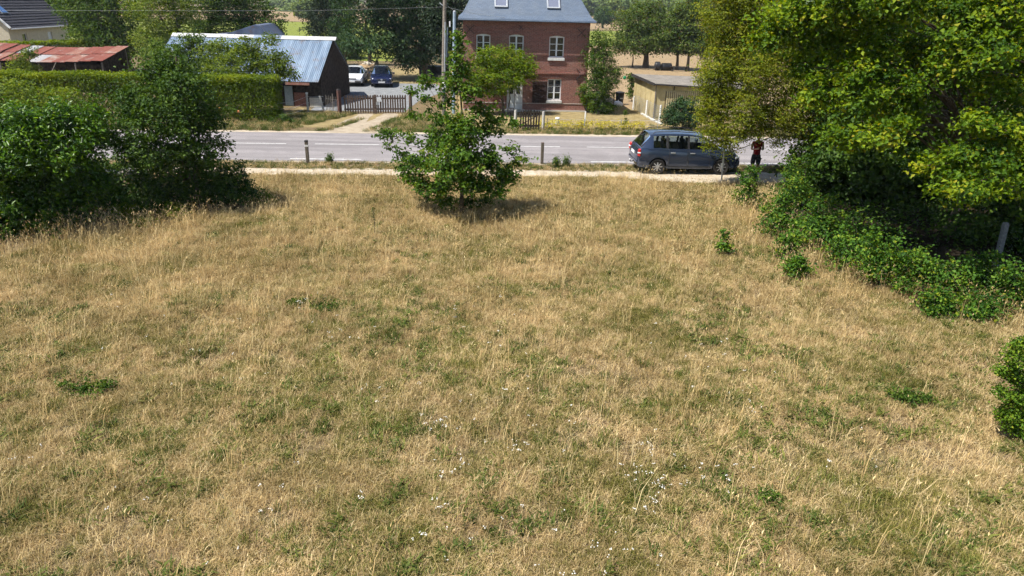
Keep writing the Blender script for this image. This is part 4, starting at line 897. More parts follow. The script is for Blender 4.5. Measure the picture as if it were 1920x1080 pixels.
mb = MB(); mb.tube([(-HW-.3, -.46, 5.40), (.3, -.46, 5.40)], .045, 8); mb.build('gutter', m_slate, HO)
m_rust2 = corrugated('faded_red_sheet', (.25, .09, .06), (.34, .18, .135), (.40, .36, .32), .12, .85, 0, 1.8)
# --- grey corrugated barn
def sheet_mesh(width, length, pitch, amp, seg=5):
    n = int(round(width/pitch))*seg+1; vs = []
    for v in (0, 1):
        for i in range(n): vs.append((width*i/(n-1), length*v, amp*math.cos(2*PI*i/seg)))
    Fa = [(i, i+1, n+i+1, n+i) for i in range(n-1)]
    me = mesh_np('roof_sheet', np.array(vs), np.array(Fa), smooth=True); return me
def lay_sheets(parent, x0, count, wd, A, B, pitch, amp, mats, jitter=.012, name='roof_sheet', sag=None, overlap=0.0):
    # A, B: (y, z) of the eave and of the ridge, in the parent's frame
    A2, B2 = Vector((0, A[0], A[1])), Vector((0, B[0], B[1])); d = B2-A2; L = d.length; an = math.atan2(d.z, d.y)
    me = sheet_mesh(wd+overlap, L, pitch, amp); cache = {}
    for k in range(count):
        mt = mats[k % len(mats)] if not callable(mats) else mats(k)
        if mt.name not in cache: c = me.copy(); c.materials.append(mt); cache[mt.name] = c
        o = bpy.data.objects.new(name, cache[mt.name]); COL.objects.link(o); o.parent = parent
        sg = sag(k) if sag else 0
        o.location = (x0+k*wd, A[0]+random.uniform(-jitter, jitter)*2, A[1]+sg); o.rotation_euler = (an, 0, 0)
BN = empty('barn', (-12.35, 46.0, 0), R(-1.5), 'old barn with grey blue corrugated metal roof', 'barn')
mb = MB(); L_, D_ = 10.6, 7.2
mb.add([(-L_, 0, -.05), (0, 0, -.05), (0, D_, -.05), (-L_, D_, -.05), (-L_, 0, 1.78), (0, 0, 1.78), (0, D_, 1.78), (-L_, D_, 1.78), (-L_, 3.6, 3.82), (0, 3.6, 3.82)],
       [(0, 1, 5, 4), (2, 3, 7, 6), (1, 2, 6, 9, 5), (3, 0, 4, 8, 7)]); mb.build('wall', m_darkwood, BN)
for i in range(42): 
    MB().box((-.13-.25*i, -.016, .87), (.22, .03, 1.74)).build('board', m_darkwood, BN)
for i in range(28):
    yb = .13+.25*i; zt = 1.72+(2.0*(1-abs(yb-3.6)/3.6)); MB().box((.016, yb, zt/2), (.03, .22, zt)).build('gable_board', m_darkwood, BN)
lay_sheets(BN, -L_-.1, 13, .826, (-.52, 1.56), (3.62, 3.98), .118, .022, [m_zinc])
lay_sheets(BN, -L_-.1, 13, .826, (7.72, 1.56), (3.64, 3.98), .118, .022, [m_zinc])
for k in range(6):
    mb = MB(); x0, x1 = -L_-.12+k*1.82, -L_-.12+(k+1)*1.82+.04
    z = 3.995+.006*(k % 2); mb.add([(x0, 3.28, z-.17), (x1, 3.28, z-.17), (x1, 3.62, z+.035), (x0, 3.62, z+.035), (x1, 3.96, z-.17), (x0, 3.96, z-.17)], [(0, 1, 2, 3), (3, 2, 4, 5)])
    mb.build('ridge_cap', mottled('ridge_cap_zinc%d' % k, (.36, .36, .36), (.52, .51, .50), 3, .5) if k != 3 else m_zinc, BN)
MB().box((-1.3, -.5, 1.43), (1.5, .04, .16)).build('fascia', m_rust2, BN)
MB().box((-1.35, -.06, .42), (.72, .06, .84)).build('brick_patch', m_brick, BN)
MB().box((-.35, -.12, .28), (.75, .12, .56)).build('stone_block', m_concrete, BN)
MB().box((-2.05, -.05, .62), (.5, .05, 1.2)).build('blue_door', m_bluepole, BN)
# roof of a second building behind it
B2 = empty('outbuilding', (-20.9, 56.0, 0), R(6), 'dark blue roofed outbuilding behind the grey barn', 'barn')
MB().add([(-2.4, 0, -.05), (2.2, 0, -.05), (2.2, 5, -.05), (-2.4, 5, -.05), (-2.4, 0, 3.4), (2.2, 0, 3.4), (2.2, 5, 3.4), (-2.4, 5, 3.4)], [(0, 1, 5, 4), (1, 2, 6, 5), (2, 3, 7, 6), (3, 0, 4, 7)]).build('wall', m_darkwood, B2)
MB().add([(-2.7, -.3, 3.55), (-.9, -.35, 3.72), (1.25, -.3, 4.42), (1.65, -.3, 4.38), (2.4, -.3, 3.5), (-2.7, 5.2, 3.55), (-.9, 5.2, 3.72), (1.25, 5.2, 4.42), (1.65, 5.2, 4.38), (2.4, 5.2, 3.5), (-2.7, -.3, 3.3), (2.4, -.3, 3.3)],
         [(0, 1, 6, 5), (1, 2, 7, 6), (2, 3, 8, 7), (3, 4, 9, 8), (0, 10, 11, 4, 3, 2, 1)]).build('roof', m_zincdark, B2)
# --- rusty red shed
RS = empty('open_shed', (-28.1, 50.0, 0), R(0), 'low open shed with rusty red corrugated roof', 'shed')
m_tin = corrugated('bare_tin_sheet', (.30, .30, .31), (.44, .43, .43), (.42, .28, .22), .05, .7, 0, 1.2)
sagf = lambda k: -.19*math.sin(PI*min(1, max(0, (k*.88-1.5)/8.0)))
fr_m = [m_rust, m_rust, m_rust, m_rust2, m_rust, m_rust2, m_tin, m_rust2, m_rust, m_rust2, m_rust, m_rust]
bk_m = [m_rust, m_rust2, m_rust, m_rust, m_tin, m_rust, m_rust, m_rust, m_rust2, m_rust, m_rust, m_rust2]
lay_sheets(RS, -10.4, 12, .88, (-.15, 2.12), (1.75, 2.47), .11, .02, lambda k: fr_m[k], .04, sag=sagf)
lay_sheets(RS, -10.4, 12, .88, (1.62, 2.475), (3.6, 2.84), .11, .02, lambda k: bk_m[k], .04, sag=lambda k: sagf(k)+.012)
mb = MB(); mb.box((-5.1, 3.3, 1.2), (10.2, .06, 2.5)); mb.box((-5.1, .9, .85), (9.4, .06, 1.8)); mb.build('wall', m_darkwood, RS)
for i in range(13): MB().box((-.05, .35+.25*i, 1.5+.045*i), (.035, .23, 1.25)).build('gable_board', m_darkwood, RS)
for x in (-.08, -1.9, -4.4, -7.0, -9.6): MB().tube([(x, -.02, -.03), (x+.05, -.02, 2.0+sagf((x+10.4)/.875))], [.06, .05], 6).build('post', m_greywood, RS)
MB().tube([(-.05, 3.3, -.03), (-.05, 3.3, 2.7)], .06, 6).build('post', m_greywood, RS)
MB().box((-.02, 1.6, .55), (.05, 2.6, .5)).build('pale_board', m_concrete, RS)
st = empty('leaning_stake', apt(84, 137, 49.2), 0, 'pale stake leaning against the rusty shed roof', 'stake')
a = apt(84, 137, 49.2); b_ = apt(106, 117, 49.75); st.location = (a.x, a.y, 0)
MB().tube([(-.35, -.15, 0), (b_.x-a.x, b_.y-a.y, b_.z+.05)], [.035, .03], 6).build('pole', m_greywood, st)
# --- cream house
CH = empty('cream_house', (-47.6, 70.0, 0), math.atan2(10, -.6)-PI/2, 'cream rendered house with dark tiled roof and blue skylight', 'house')
# local frame: y runs away along the long wall, x = 0 is the long wall facing right, the house extends to -x
W_, D_, Ev, Rg = 8.4, 10.3, 3.38, 7.5
holes = [arch(2.0, 2.75, 1.75, 2.5), arch(6.4, 7.15, 1.75, 2.5)]
mb = MB()
holes_wall(mb, [(0, -.05), (D_, -.05), (D_, Ev), (0, Ev)], holes, .2, lambda s, y, z: (-y, s, z))
mb.add([(0, 0, -.05), (-W_, 0, -.05), (-W_, 0, Ev), (-W_/2, 0, Rg), (0, 0, Ev), (0, D_, -.05), (-W_, D_, -.05), (-W_, D_, Ev), (-W_/2, D_, Rg), (0, D_, Ev)], [(0, 1, 2, 3, 4), (5, 9, 8, 7, 6), (1, 6, 7, 2)])
mb.build('wall', m_cream, CH)
for i, (s0, s1) in enumerate(((2.0, 2.75), (6.4, 7.15))):
    f = empty('window'); f.parent = CH
    zt = 2.5; zb_ = 1.75; MB().box((-.14, (s0+s1)/2, (zb_+zt)/2), (.02, s1-s0-.1, zt-zb_-.1)).build('pane', m_winglass if i == 0 else m_white, f)
    fr = MB(); fr.box((-.12, s0+.03, (zb_+zt)/2), (.06, .06, zt-zb_)); fr.box((-.12, s1-.03, (zb_+zt)/2), (.06, .06, zt-zb_)); fr.box((-.12, (s0+s1)/2, zb_+.03), (.06, s1-s0-.12, .06)); fr.box((-.12, (s0+s1)/2, zt-.03), (.06, s1-s0-.12, .06)); fr.build('frame', m_white, f)
sl2 = Vector((-W_/2, 0, Rg-Ev)).normalized(); up2 = Vector((-sl2.z, 0, -sl2.x)) if False else Vector((Rg-Ev, 0, W_/2)).normalized()
rl = (W_/2+.45)*math.hypot(W_/2, Rg-Ev)/(W_/2)
rows = 19
for side in (1, -1):
    rm = MB()
    for k in range(rows):
        q0, q1 = k/rows, (k+1)/rows
        for yy0, yy1 in ((-.3, D_+.35),):
            e = Vector((.4, 0, Ev-.38)); p0 = e+sl2*(rl*q0)+up2*.075; p1 = e+sl2*(rl*q1+.02)+up2*.02
            pb = e+sl2*(rl*q0)+up2*.0
            tr_ = (lambda v, y: Vector((v.x if side == 1 else -W_-v.x, y, v.z)))
            rm.add([tr_(pb, yy0), tr_(pb, yy1), tr_(p0, yy1), tr_(p0, yy0), tr_(p1, yy1), tr_(p1, yy0)], [(0, 1, 2, 3), (3, 2, 4, 5)])
    rr_ = rm.build('roof', m_tile, CH)
    if side == 1: roofc = rr_
q = Matrix((sl2, Vector((0, 1, 0)), up2)).transposed()
sk = empty('skylight'); sk.parent = roofc; o0 = Vector((.4, 0, Ev-.38))+sl2*2.45+up2*.1+Vector((0, 1.5, 0))
mb = MB(); mb.box(o0, (1.35, .95, .06), q); mb.build('frame', m_galv, sk); MB().box(o0+up2*.04, (1.2, .8, .03), q).build('pane', m_skyglass, sk)
mb = MB(); mb.tube([(.47, -.3, Ev-.4), (.47, D_+.35, Ev-.4)], .06, 6); mb.build('gutter', m_white, CH)
mb = MB(); mb.bar((.42, -.34, Ev-.30), (-W_/2, -.34, Rg+.12), .05, .2); mb.bar((-W_-.42, -.34, Ev-.30), (-W_/2, -.34, Rg+.12), .05, .2); mb.build('verge_board', m_white, CH)
an_ = empty('aerial', (-48.3, 69.4, 0), 0, 'thin white aerial mast at the cream house gable', 'aerial')
MB().tube([(0, 0, 0), (0, 0, 4.6)], .03, 6).build('mast', m_galv, an_)
mb = MB()
for k in range(5): mb.bar((-.3, 0, 4.1+.1*k), (.3, 0, 4.1+.1*k), .015, .015)
mb.build('crossbars', m_galv, an_)
# --- ochre shed
SH = empty('garden_shed', (8.42, 44.5, 0), R(1), 'ochre panelled flat roofed shed right of the brick house', 'shed')
W_, D_ = 6.2, 4.4
mb = MB(); mb.add([(0, 0, -.05), (-.55, D_, -.05), (W_, D_, -.05), (W_, 0, -.05), (0, 0, 2.0), (-.55, D_, 2.12), (W_, D_, 2.0), (W_, 0, 1.78)], [(0, 1, 5, 4), (1, 2, 6, 5), (2, 3, 7, 6), (0, 4, 7, 3)]); mb.build('wall', m_beige, SH)
MB().box((W_/2+.3, -.004, .85), (W_-.62, .012, 1.6)).build('gap_shade_board', mottled('gap_shade_ochre', (.13, .10, .05), (.19, .15, .08), 5, .9), SH)  # added dark board, paints the shade in the gaps between battens
m_batten = mottled('pale_batten', (.46, .38, .21), (.56, .47, .28), 6, .85)
for i in range(48):
    x = .10+.125*i; 
    if x < .62: continue
    MB().box((x, -.025, .9-.016*i*.1), (.078, .05, 1.55)).build('batten', m_batten, SH)
for i in range(4):
    y0 = .25+i*1.05; MB().box((-.012-.125*y0-.065, y0+.52, 1.02), (.03, .03, 2.0)).build('joint_strip', m_beige, SH)
rm = MB(); rm.add([(-.15, -.18, 2.04), (-.75, D_+.15, 2.16), (W_+.1, D_+.15, 2.04), (W_+.1, -.18, 1.82), (-.15, -.18, 2.10), (-.75, D_+.15, 2.22), (W_+.1, D_+.15, 2.10), (W_+.1, -.18, 1.88)], [(3, 2, 1, 0), (4, 5, 6, 7), (0, 1, 5, 4), (1, 2, 6, 5), (2, 3, 7, 6), (3, 0, 4, 7)])
rs = rm.build('roof', m_felt, SH)
mb = MB(); mb.bar((-.17, -.2, 2.05), (-.77, D_+.17, 2.17), .05, .16); mb.bar((-.15, -.21, 2.05), (W_+.1, -.21, 1.83), .04, .08); mb.build('fascia', m_iron, SH)
MB().box((.0, -.02, 1.0), (.06, .06, 2.0)).build('corner_post', m_greywood, SH); MB().box((1.1, -.03, 1.86), (.05, .05, .28)).build('bracket', m_iron, SH)

# ------------------------------------------------------------------ gates, fences, poles
def picket_mesh(w_, h, th, tip=.08):
    mb = MB(); mb.prism([(-w_/2, 0, 0), (w_/2, 0, 0), (w_/2, 0, h-tip), (w_*.18, 0, h), (-w_*.18, 0, h), (-w_/2, 0, h-tip)], (0, 0, 0), (0, th, 0)); return mb.mesh('picket')
ga = math.atan2(44.05-43.14, 3.8)
GT = empty('picket_gate', (-10.33, 43.14, 0), ga, 'wide two leaf brown picket gate at the gravel yard', 'gate')
pm = picket_mesh(.095, 1.06, .025); pm.materials.append(m_picket)
for i in range(25):
    if i == 12: continue
    o = link('picket', pm, None, GT, (.13+.148*i, -.02, .05+random.uniform(-.012, .012))); o.rotation_euler = (0, random.uniform(-.02, .02), 0)
mb = MB()
for z in (.28, .9):
    mb.box((.95, .025, z), (1.8, .04, .09)); mb.box((2.83, .025, z), (1.8, .04, .09))
mb.build('rail', m_picket, GT)
MB().box((1.9, -.03, .58), (.17, .05, 1.1)).build('meeting_stile', m_picket, GT)
MB().box((2.12, -.06, .86), (.27, .012, .27)).build('notice', m_white, GT); MB().box((2.02, -.06, .62), (.16, .03, .14)).build('latch', m_galv, GT)
def post(name, x, y, h, r_, mat, label, cat='post', lean=(0, 0), sides=4, cap=None, group=None, z=0.0):
    o = empty(name, (x, y, z), RA, label, cat, group)
    MB().tube([(0, 0, -.03), (lean[0], lean[1], h)], [r_*1.02, r_*.97], sides).build('shaft', mat, o, sides > 6)
    if cap: MB().tube([(lean[0]*.98, lean[1]*.98, h-.02), (lean[0], lean[1], h+cap[0])], [r_*cap[1], r_*cap[1]*.8], sides).build('cap', cap[2], o)
    return o
m_redpost = mottled('red_brown_post', (.075, .035, .03), (.13, .07, .055), 9, .8, .2, .3)
post('gate_post', -10.52, 43.05, 1.42, .13, m_redpost, 'dark red brown post left of the wide picket gate', cap=(.04, 1.1, m_iron))
post('gate_post', -6.45, 44.15, 1.05, .10, m_picket, 'brown post right of the wide picket gate')
p = gpt(578, 213); post('fence_post', p.x, p.y, 1.16, .065, m_concrete, 'upright pale concrete fence post left of the gate', cap=(.06, 1.3, m_whitecon), sides=6)
p = gpt(608, 209); t_ = apt(599, 180, p.y); post('fence_post', p.x, p.y, t_.z, .06, m_concrete, 'pale concrete fence post leaning to the left', lean=(t_.x-p.x, 0), sides=6)
p = gpt(625, 205); post('fence_post', p.x, p.y, .95, .03, m_greywood, 'thin grey stake beside the red brown gate post', sides=6)
# wire from the hedge to the posts, chestnut pales by the gate
wr = empty('wire_fence', gpt(578, 213), 0, 'sagging wire fence between hedge and concrete posts', 'fence'); b0 = gpt(578, 213)
for z in (.35, .65, .98):
    e = rd(-12.8, 7.1)-b0; MB().tube([(0, 0, z), tuple(e*.5+Vector((0, 0, z-.14))), (e.x, e.y, z-.05)], .008, 4).build('wire', m_galv, wr)
    e = gpt(608, 209)-b0; MB().tube([(0, 0, z), tuple(e*.5+Vector((0, 0, z-.06))), (e.x, e.y, z-.1)], .008, 4).build('wire', m_galv, wr)
pf = empty('pale_fence', gpt(612, 207), 0, 'thin grey chestnut pales between leaning post and gate post', 'fence'); b0 = gpt(612, 207); e0 = gpt(640, 210)
for i in range(11):
    q = i/10; c = b0.lerp(e0, q)-b0; MB().tube([(c.x, c.y, -.02), (c.x+random.uniform(-.04, .04), c.y, .9+random.uniform(-.1, .1))], [.018, .014], 5).build('pale', m_greywood, pf)
for z in (.3, .7): MB().tube([(0, .02, z), (e0.x-b0.x, e0.y-b0.y+.02, z)], .006, 4).build('wire', m_galv, pf)
# small gate in front of the brick house
SG = empty('garden_gate', (.17, 38.95, 0), R(5), 'small blackened picket gate in front of the brick house', 'gate')
pm2 = picket_mesh(.085, 1.0, .025, .05); pm2.materials.append(m_blackwood)
for i in range(8):
    o = link('picket', pm2, None, SG, (.06+.142*i, -.02, .06+.05*math.sin(i*.45))); o.rotation_euler = (0, random.uniform(-.03, .03), 0)
mb = MB(); mb.box((.55, .03, .25), (1.12, .04, .10)); mb.box((.55, .03, .88), (1.12, .04, .12)); mb.bar((.05, .032, .28), (1.05, .032, .85), .08, .03); mb.build('rail', m_blackwood, SG)
p = gpt(966, 241); post('gate_post', p.x, p.y, 1.0, .08, m_concrete, 'grey concrete post left of the small black gate')
p = gpt(1018, 243); post('gate_post', p.x, p.y, .98, .08, m_concrete, 'grey concrete post right of the small black gate')
p = gpt(957, 236); mbx = empty('mailbox', (p.x, p.y, 0), RA, 'black mailbox beside the small black gate', 'mailbox')
MB().box((0, 0, .86), (.40, .28, .26)).build('box', m_black, mbx, bevel=.02); MB().box((0, -.143, .9), (.28, .01, .03)).build('slot', m_galv, mbx); MB().tube([(0, 0, -.03), (0, 0, .74)], .03, 6).build('stand', m_iron, mbx)
p = gpt(1097, 229); post('fence_post', p.x, p.y, .62, .05, m_whitecon, 'short white post on the brick house lawn')
p = gpt(1045, 233); post('stone_stump', p.x, p.y, .34, .13, m_concrete, 'squat concrete stump beside the small black gate', 'stump', sides=10, cap=(.05, 1.12, m_whitecon))
lw = empty('wire_fence', rd(2.1, 5.3), 0, 'low wire fence strung along the brick house verge', 'fence')
for z in (.3, .55): MB().tube([(0, 0, z), (3.0, .22, z-.03), (6.1, .45, z)], .006, 4).build('wire', m_galv, lw)
for i in range(4): MB().tube([(2.05*i, .15*i, -.03), (2.05*i, .15*i, .62)], .018, 5).build('stake', m_galv, lw)
# mesh fence of the ochre shed
MF = []
for (bx, by, tx, ty, lab) in [(1236, 232, 1240, 197, 'white concrete fence post nearest the road by the ochre shed'), (1211, 218, 1213, 188, 'middle white concrete fence post by the ochre shed'), (1187, 206, 1188.5, 181, 'farthest white concrete fence post by the ochre shed')]:
    p = gpt(bx, by); t_ = apt(tx, ty, p.y); MF.append((p, t_.z)); post('fence_post', p.x, p.y, t_.z, .06, m_whitecon, lab, group='white posts by the ochre shed')
mf = empty('mesh_fence', MF[0][0], 0, 'wire mesh fence beside the ochre shed', 'fence')
for (a, ha), (b, hb) in zip(MF[:-1], MF[1:]):
    a0, b0 = a-MF[0][0], b-MF[0][0]; mb = MB()
    for k in range(9): z = .08+.11*k; mb.tube([(a0.x, a0.y, z), (b0.x, b0.y, z)], .004, 3, False)
    n = 30
    for k in range(n): c = a0.lerp(b0, (k+.5)/n); mb.tube([(c.x, c.y, .06), (c.x, c.y, 1.0)], .0035, 3, False)
    mb.build('wire_mesh', m_galv, mf)
a, b = gpt(1237, 234), gpt(1198, 214); kb = empty('kerb', a, 0, 'pale broken kerb at the foot of the mesh fence', 'kerb')
for i in range(7):
    q = (i+.5)/7; c = (b-a)*q; MB().box((c.x+.12+random.uniform(-.05, .05), c.y, .02), (random.uniform(.12, .22), (b-a).length/7-random.uniform(.04, .16), .10+.05*random.random()), Matrix.Rotation(math.atan2((b-a).y, (b-a).x)-PI/2+random.uniform(-.14, .14), 3, 'Z')).build('stone', m_concrete, kb, bevel=.015)
# bin and sack, garden clutter behind the mesh fence
p = gpt(1161, 196); bn = empty('waste_bin', (p.x, p.y, 0), .3, 'dark grey bin standing behind the lawn', 'bin')
MB().lathe([(.24, 0), (.30, .75), (.32, .78), (.32, .84), (.05, .9)], 14).build('drum', m_black, bn, True); MB().box((.0, -.31, .45), (.2, .03, .06)).build('handle', m_galv, bn)
p = gpt(1159, 198); sk_ = empty('sack', (p.x-.1, p.y-.45, 0), 0, 'white sack lying in front of the dark bin', 'sack')
MB().lathe([(.05, 0), (.30, .04), (.36, .16), (.27, .3), (.08, .36)], 12, c=(0, 0, 0)).build('bag', m_white, sk_, True); MB().tube([(0, 0, .34), (.05, 0, .44)], [.05, .02], 6).build('knot', m_white, sk_)
for bx, by, h, lab in [(1140, 200, .95, 'thin grey garden stake left of the dark bin'), (1150, 203, 1.0, 'thin grey garden stake nearest the dark bin')]:
    p = gpt(bx, by); post('garden_stake', p.x, p.y, h, .04, m_greywood, lab, 'stake', sides=6)
p = gpt(1171, 149); bl = empty('ball', (p.x, p.y, 0), 0, 'small green ball on the dry paddock', 'ball')
MB().lathe([(.02, .0), (.10, .03), (.15, .1), (.165, .165), (.15, .23), (.10, .29), (.02, .33)], 14).build('shell', mottled('green_rubber', (.01, .24, .10), (.015, .30, .13), 4, .5), bl, True)
MB().tube([(0, 0, .32), (0, 0, .345)], .012, 5).build('valve', m_black, bl)
# roadside bollards
m_bollard = mottled('bollard_wood', (.09, .075, .055), (.18, .15, .115), 14, .9, .15, .4)
for px, py, h, cap, lab in [(577.5, 306, .90, True, 'wooden bollard with dark cap and pale band'), (1016, 307.5, .90, False, 'plain weathered wooden bollard right of the young oak')]:
    p = gpt(px, py); o = empty('bollard', (p.x, p.y, 0), RA, lab, 'bollard', 'wooden bollards along the verge')
    MB().box((0, 0, h/2-.02), (.125, .125, h+.04)).build('shaft', m_bollard, o, bevel=.012)
    if cap: MB().box((0, 0, h-.16), (.132, .132, .08)).build('reflector_band', m_whitecon, o); MB().box((0, 0, h+.02), (.138, .138, .10)).build('cap', m_iron, o, bevel=.02)
    else: MB().box((0, 0, h+.01), (.13, .13, .03)).build('top', m_picket, o, bevel=.01)
# sign post, concrete post
p = gpt(1352, 347); t_ = apt(1360, 262, p.y); sp = empty('sign_post', (p.x, p.y, 0), 0, 'thin grey metal post in front of the grey car', 'post')
MB().tube([(0, 0, -.03), (t_.x-p.x, 0, t_.z)], .032, 8).build('tube', m_galv, sp, True); MB().box((t_.x-p.x, 0, t_.z+.01), (.08, .08, .02)).build('cap', m_galv, sp)
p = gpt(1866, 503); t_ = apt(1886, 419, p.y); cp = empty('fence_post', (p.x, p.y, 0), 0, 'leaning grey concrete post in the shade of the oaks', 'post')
mb = MB(); mb.bar((0, 0, -.03), (t_.x-p.x, .0, t_.z), .13, .13); m_shadecon = mottled('shade_grey_concrete', (.13, .135, .135), (.24, .24, .23), 14, .9, .2, .3)  # concrete darkened so its colour carries the oaks' shade
mb.build('shaft', m_shadecon, cp, bevel=.012); MB().box((t_.x-p.x, 0, t_.z+.012), (.10, .10, .03)).build('top', m_shadecon, cp)
# utility pole, grey pole, cables
UP = empty('utility_pole', (-4.37, 43.5, 0), 0, 'wooden utility pole with conduit and white meter box', 'pole')
MB().tube([(0, 0, -.1), (.03, 0, 3), (.20, 0, 8.6)], [.13, .12, .095], 10).build('shaft', m_greywood, UP, True)
MB().tube([(.10, -.14, 2.55), (.16, -.13, 5.3)], .045, 8).build('conduit', m_galv, UP, True)
MB().tube([(.20, -.06, 3.3), (.27, -.05, 5.0)], .035, 8).build('conduit', m_bluepole, UP, True)
bx = MB().box((.05, -.2, 1.76), (.26, .13, .38)).build('meter_box', m_white, UP, bevel=.015); MB().box((.05, -.185, 1.48), (.18, .1, .16)).build('terminal_box', mottled('green_box', (.02, .09, .06), (.03, .13, .09), 4, .6), UP)
MB().bar((-.16, -.05, 6.32), (.22, -.05, 6.05), .06, .05).build('bracket', m_galv, UP); MB().box((.42, -.1, 5.2), (.07, .1, .3)).build('lamp', m_white, UP)
GP = empty('service_pole', (-3.86, 44.4, 0), 0, 'smooth grey blue metal pole beside the utility pole', 'pole')
MB().tube([(0, 0, -.05), (.10, 0, 5.86)], [.105, .09], 12).build('shaft', m_bluepole, GP, True); MB().tube([(.10, 0, 5.85), (.10, 0, 5.91)], [.10, .07], 12).build('cap', m_galv, GP)
def cable(label, pts, r_=.012):
    o = empty('overhead_cable', pts[0], 0, label, 'cable'); b0 = Vector(pts[0])
    MB().tube([Vector(q)-b0 for q in pts], r_, 4).build('wire', m_galv, o)
cable('overhead cable running left from the utility pole', [(-4.3, 43.45, 6.1), (-12, 43.45, 5.72), (-22.7, 43.4, 5.47), (-34, 43.2, 5.22), (-50, 42.8, 5.3)], .0032)
cable('slack cable from the utility pole to the brick house', [(-4.15, 43.55, 6.1), (-2.6, 45.0, 5.75), (-.6, 46.1, 5.55)], .010)
cable('short cable from utility pole to grey blue pole', [(-4.15, 43.5, 6.2), (-3.78, 44.4, 5.9)], .012)
# rubble pile, plank
rp = MB(); gq = random.Random(4); c0 = gpt(690, 142)
for i in range(170):
    a = gq.uniform(0, 2*PI); r_ = abs(gq.gauss(0, 1.0)); r_ = min(r_, 2.2); z = max(.08, 1.1*(1-r_/2.3))*gq.uniform(.75, 1.05)
    rp.box((r_*math.cos(a)*1.15, r_*math.sin(a)*.7, z), (gq.uniform(.12, .42), gq.uniform(.1, .26), gq.uniform(.07, .22)), Matrix.Rotation(gq.uniform(0, 6), 3, 'Z') @ Matrix.Rotation(gq.uniform(-.7, .7), 3, 'X') @ Matrix.Rotation(gq.uniform(-.6, .6), 3, 'Y'))
ro = empty('rubble_pile', (c0.x, c0.y, 0), 0, 'pile of pale broken stones behind the parked cars', 'rubble')
setp(rp.build('stones', m_stone, ro, bevel=.02), None, None, None, 'stuff')
MB().lathe([(2.5, -.02), (2.1, .25), (1.3, .75), (.5, 1.0), (.1, 1.02)], 18).build('earth_core', m_soil, ro, True)
pk_ = empty('plank', (gpt(694, 152).x, gpt(694, 152).y, 0), 0, 'long pale plank leaning on the rubble pile', 'plank')
e = apt(707, 113, gpt(694, 152).y+2.6)-gpt(694, 152); mb = MB(); mb.bar((0, 0, .0), tuple(e), .22, .05); mb.build('board', m_greywood, pk_); MB().bar((.1, -.02, .03), tuple(e*.9+Vector((.16, 0, 0))), .10, .06).build('batten', m_greywood, pk_)
# paddock: bench and bales
p = gpt(1273, 134); be = empty('bench', (p.x, p.y, 0), R(3), 'low wooden bench under the orchard trees', 'bench')
for yy in (-.12, .1): MB().box((0, yy, .47), (1.9, .17, .06)).build('seat_board', m_darkwood, be)
for x in (-.75, .75):
    mb = MB(); mb.box((x, 0, .22), (.12, .34, .46)); mb.build('leg', m_darkwood, be)
p = gpt(1232, 132)
for i, (dx, r_, ln, lab) in enumerate([(0, .46, .62, 'taller black wrapped bale under the orchard tree'), (.95, .40, 1.15, 'longer black wrapped bale beside the bench')]):
    o = empty('wrapped_bale', (p.x+dx, p.y, 0), R(8*i), lab, 'bale', 'black bales in the paddock')
    MB().lathe([(r_*.55, -ln/2), (r_*.93, -ln/2+.06), (r_, -ln/4), (r_*.98, 0), (r_, ln/4), (r_*.93, ln/2-.06), (r_*.55, ln/2)], 16, 'X', (0, 0, r_*.97)).build('wrap', m_bale, o, True)
    mb = MB()
    for q in (-.25, .25): mb.lathe([(r_*1.004, ln*q-.02), (r_*1.012, ln*q), (r_*1.004, ln*q+.02)], 16, 'X', (0, 0, r_*.97))
    mb.build('strap', m_black, o)
# dark trailer under the walnut
p = gpt(812, 150); tl = empty('trailer', (p.x, p.y+1, 0), R(6), 'dark trailer standing in the shade left of the brick house', 'trailer')
MB().box((0, 0, .75), (2.6, 1.5, .7)).build('body', m_black, tl, bevel=.04); MB().box((0, 0, 1.9), (2.7, 1.6, .06)).build('roof', m_whitecon, tl)
for sx in (-1.2, 1.2):
    for sy in (-.7, .7): MB().bar((sx, sy, 1.1), (sx, sy, 1.88), .05, .05).build('stanchion', m_iron, tl)
for sy in (-.82, .82): MB().lathe([(.30, -.09), (.33, -.05), (.33, .05), (.30, .09)], 16, 'Y', (0, sy, .32)).build('wheel', m_black, tl, True)
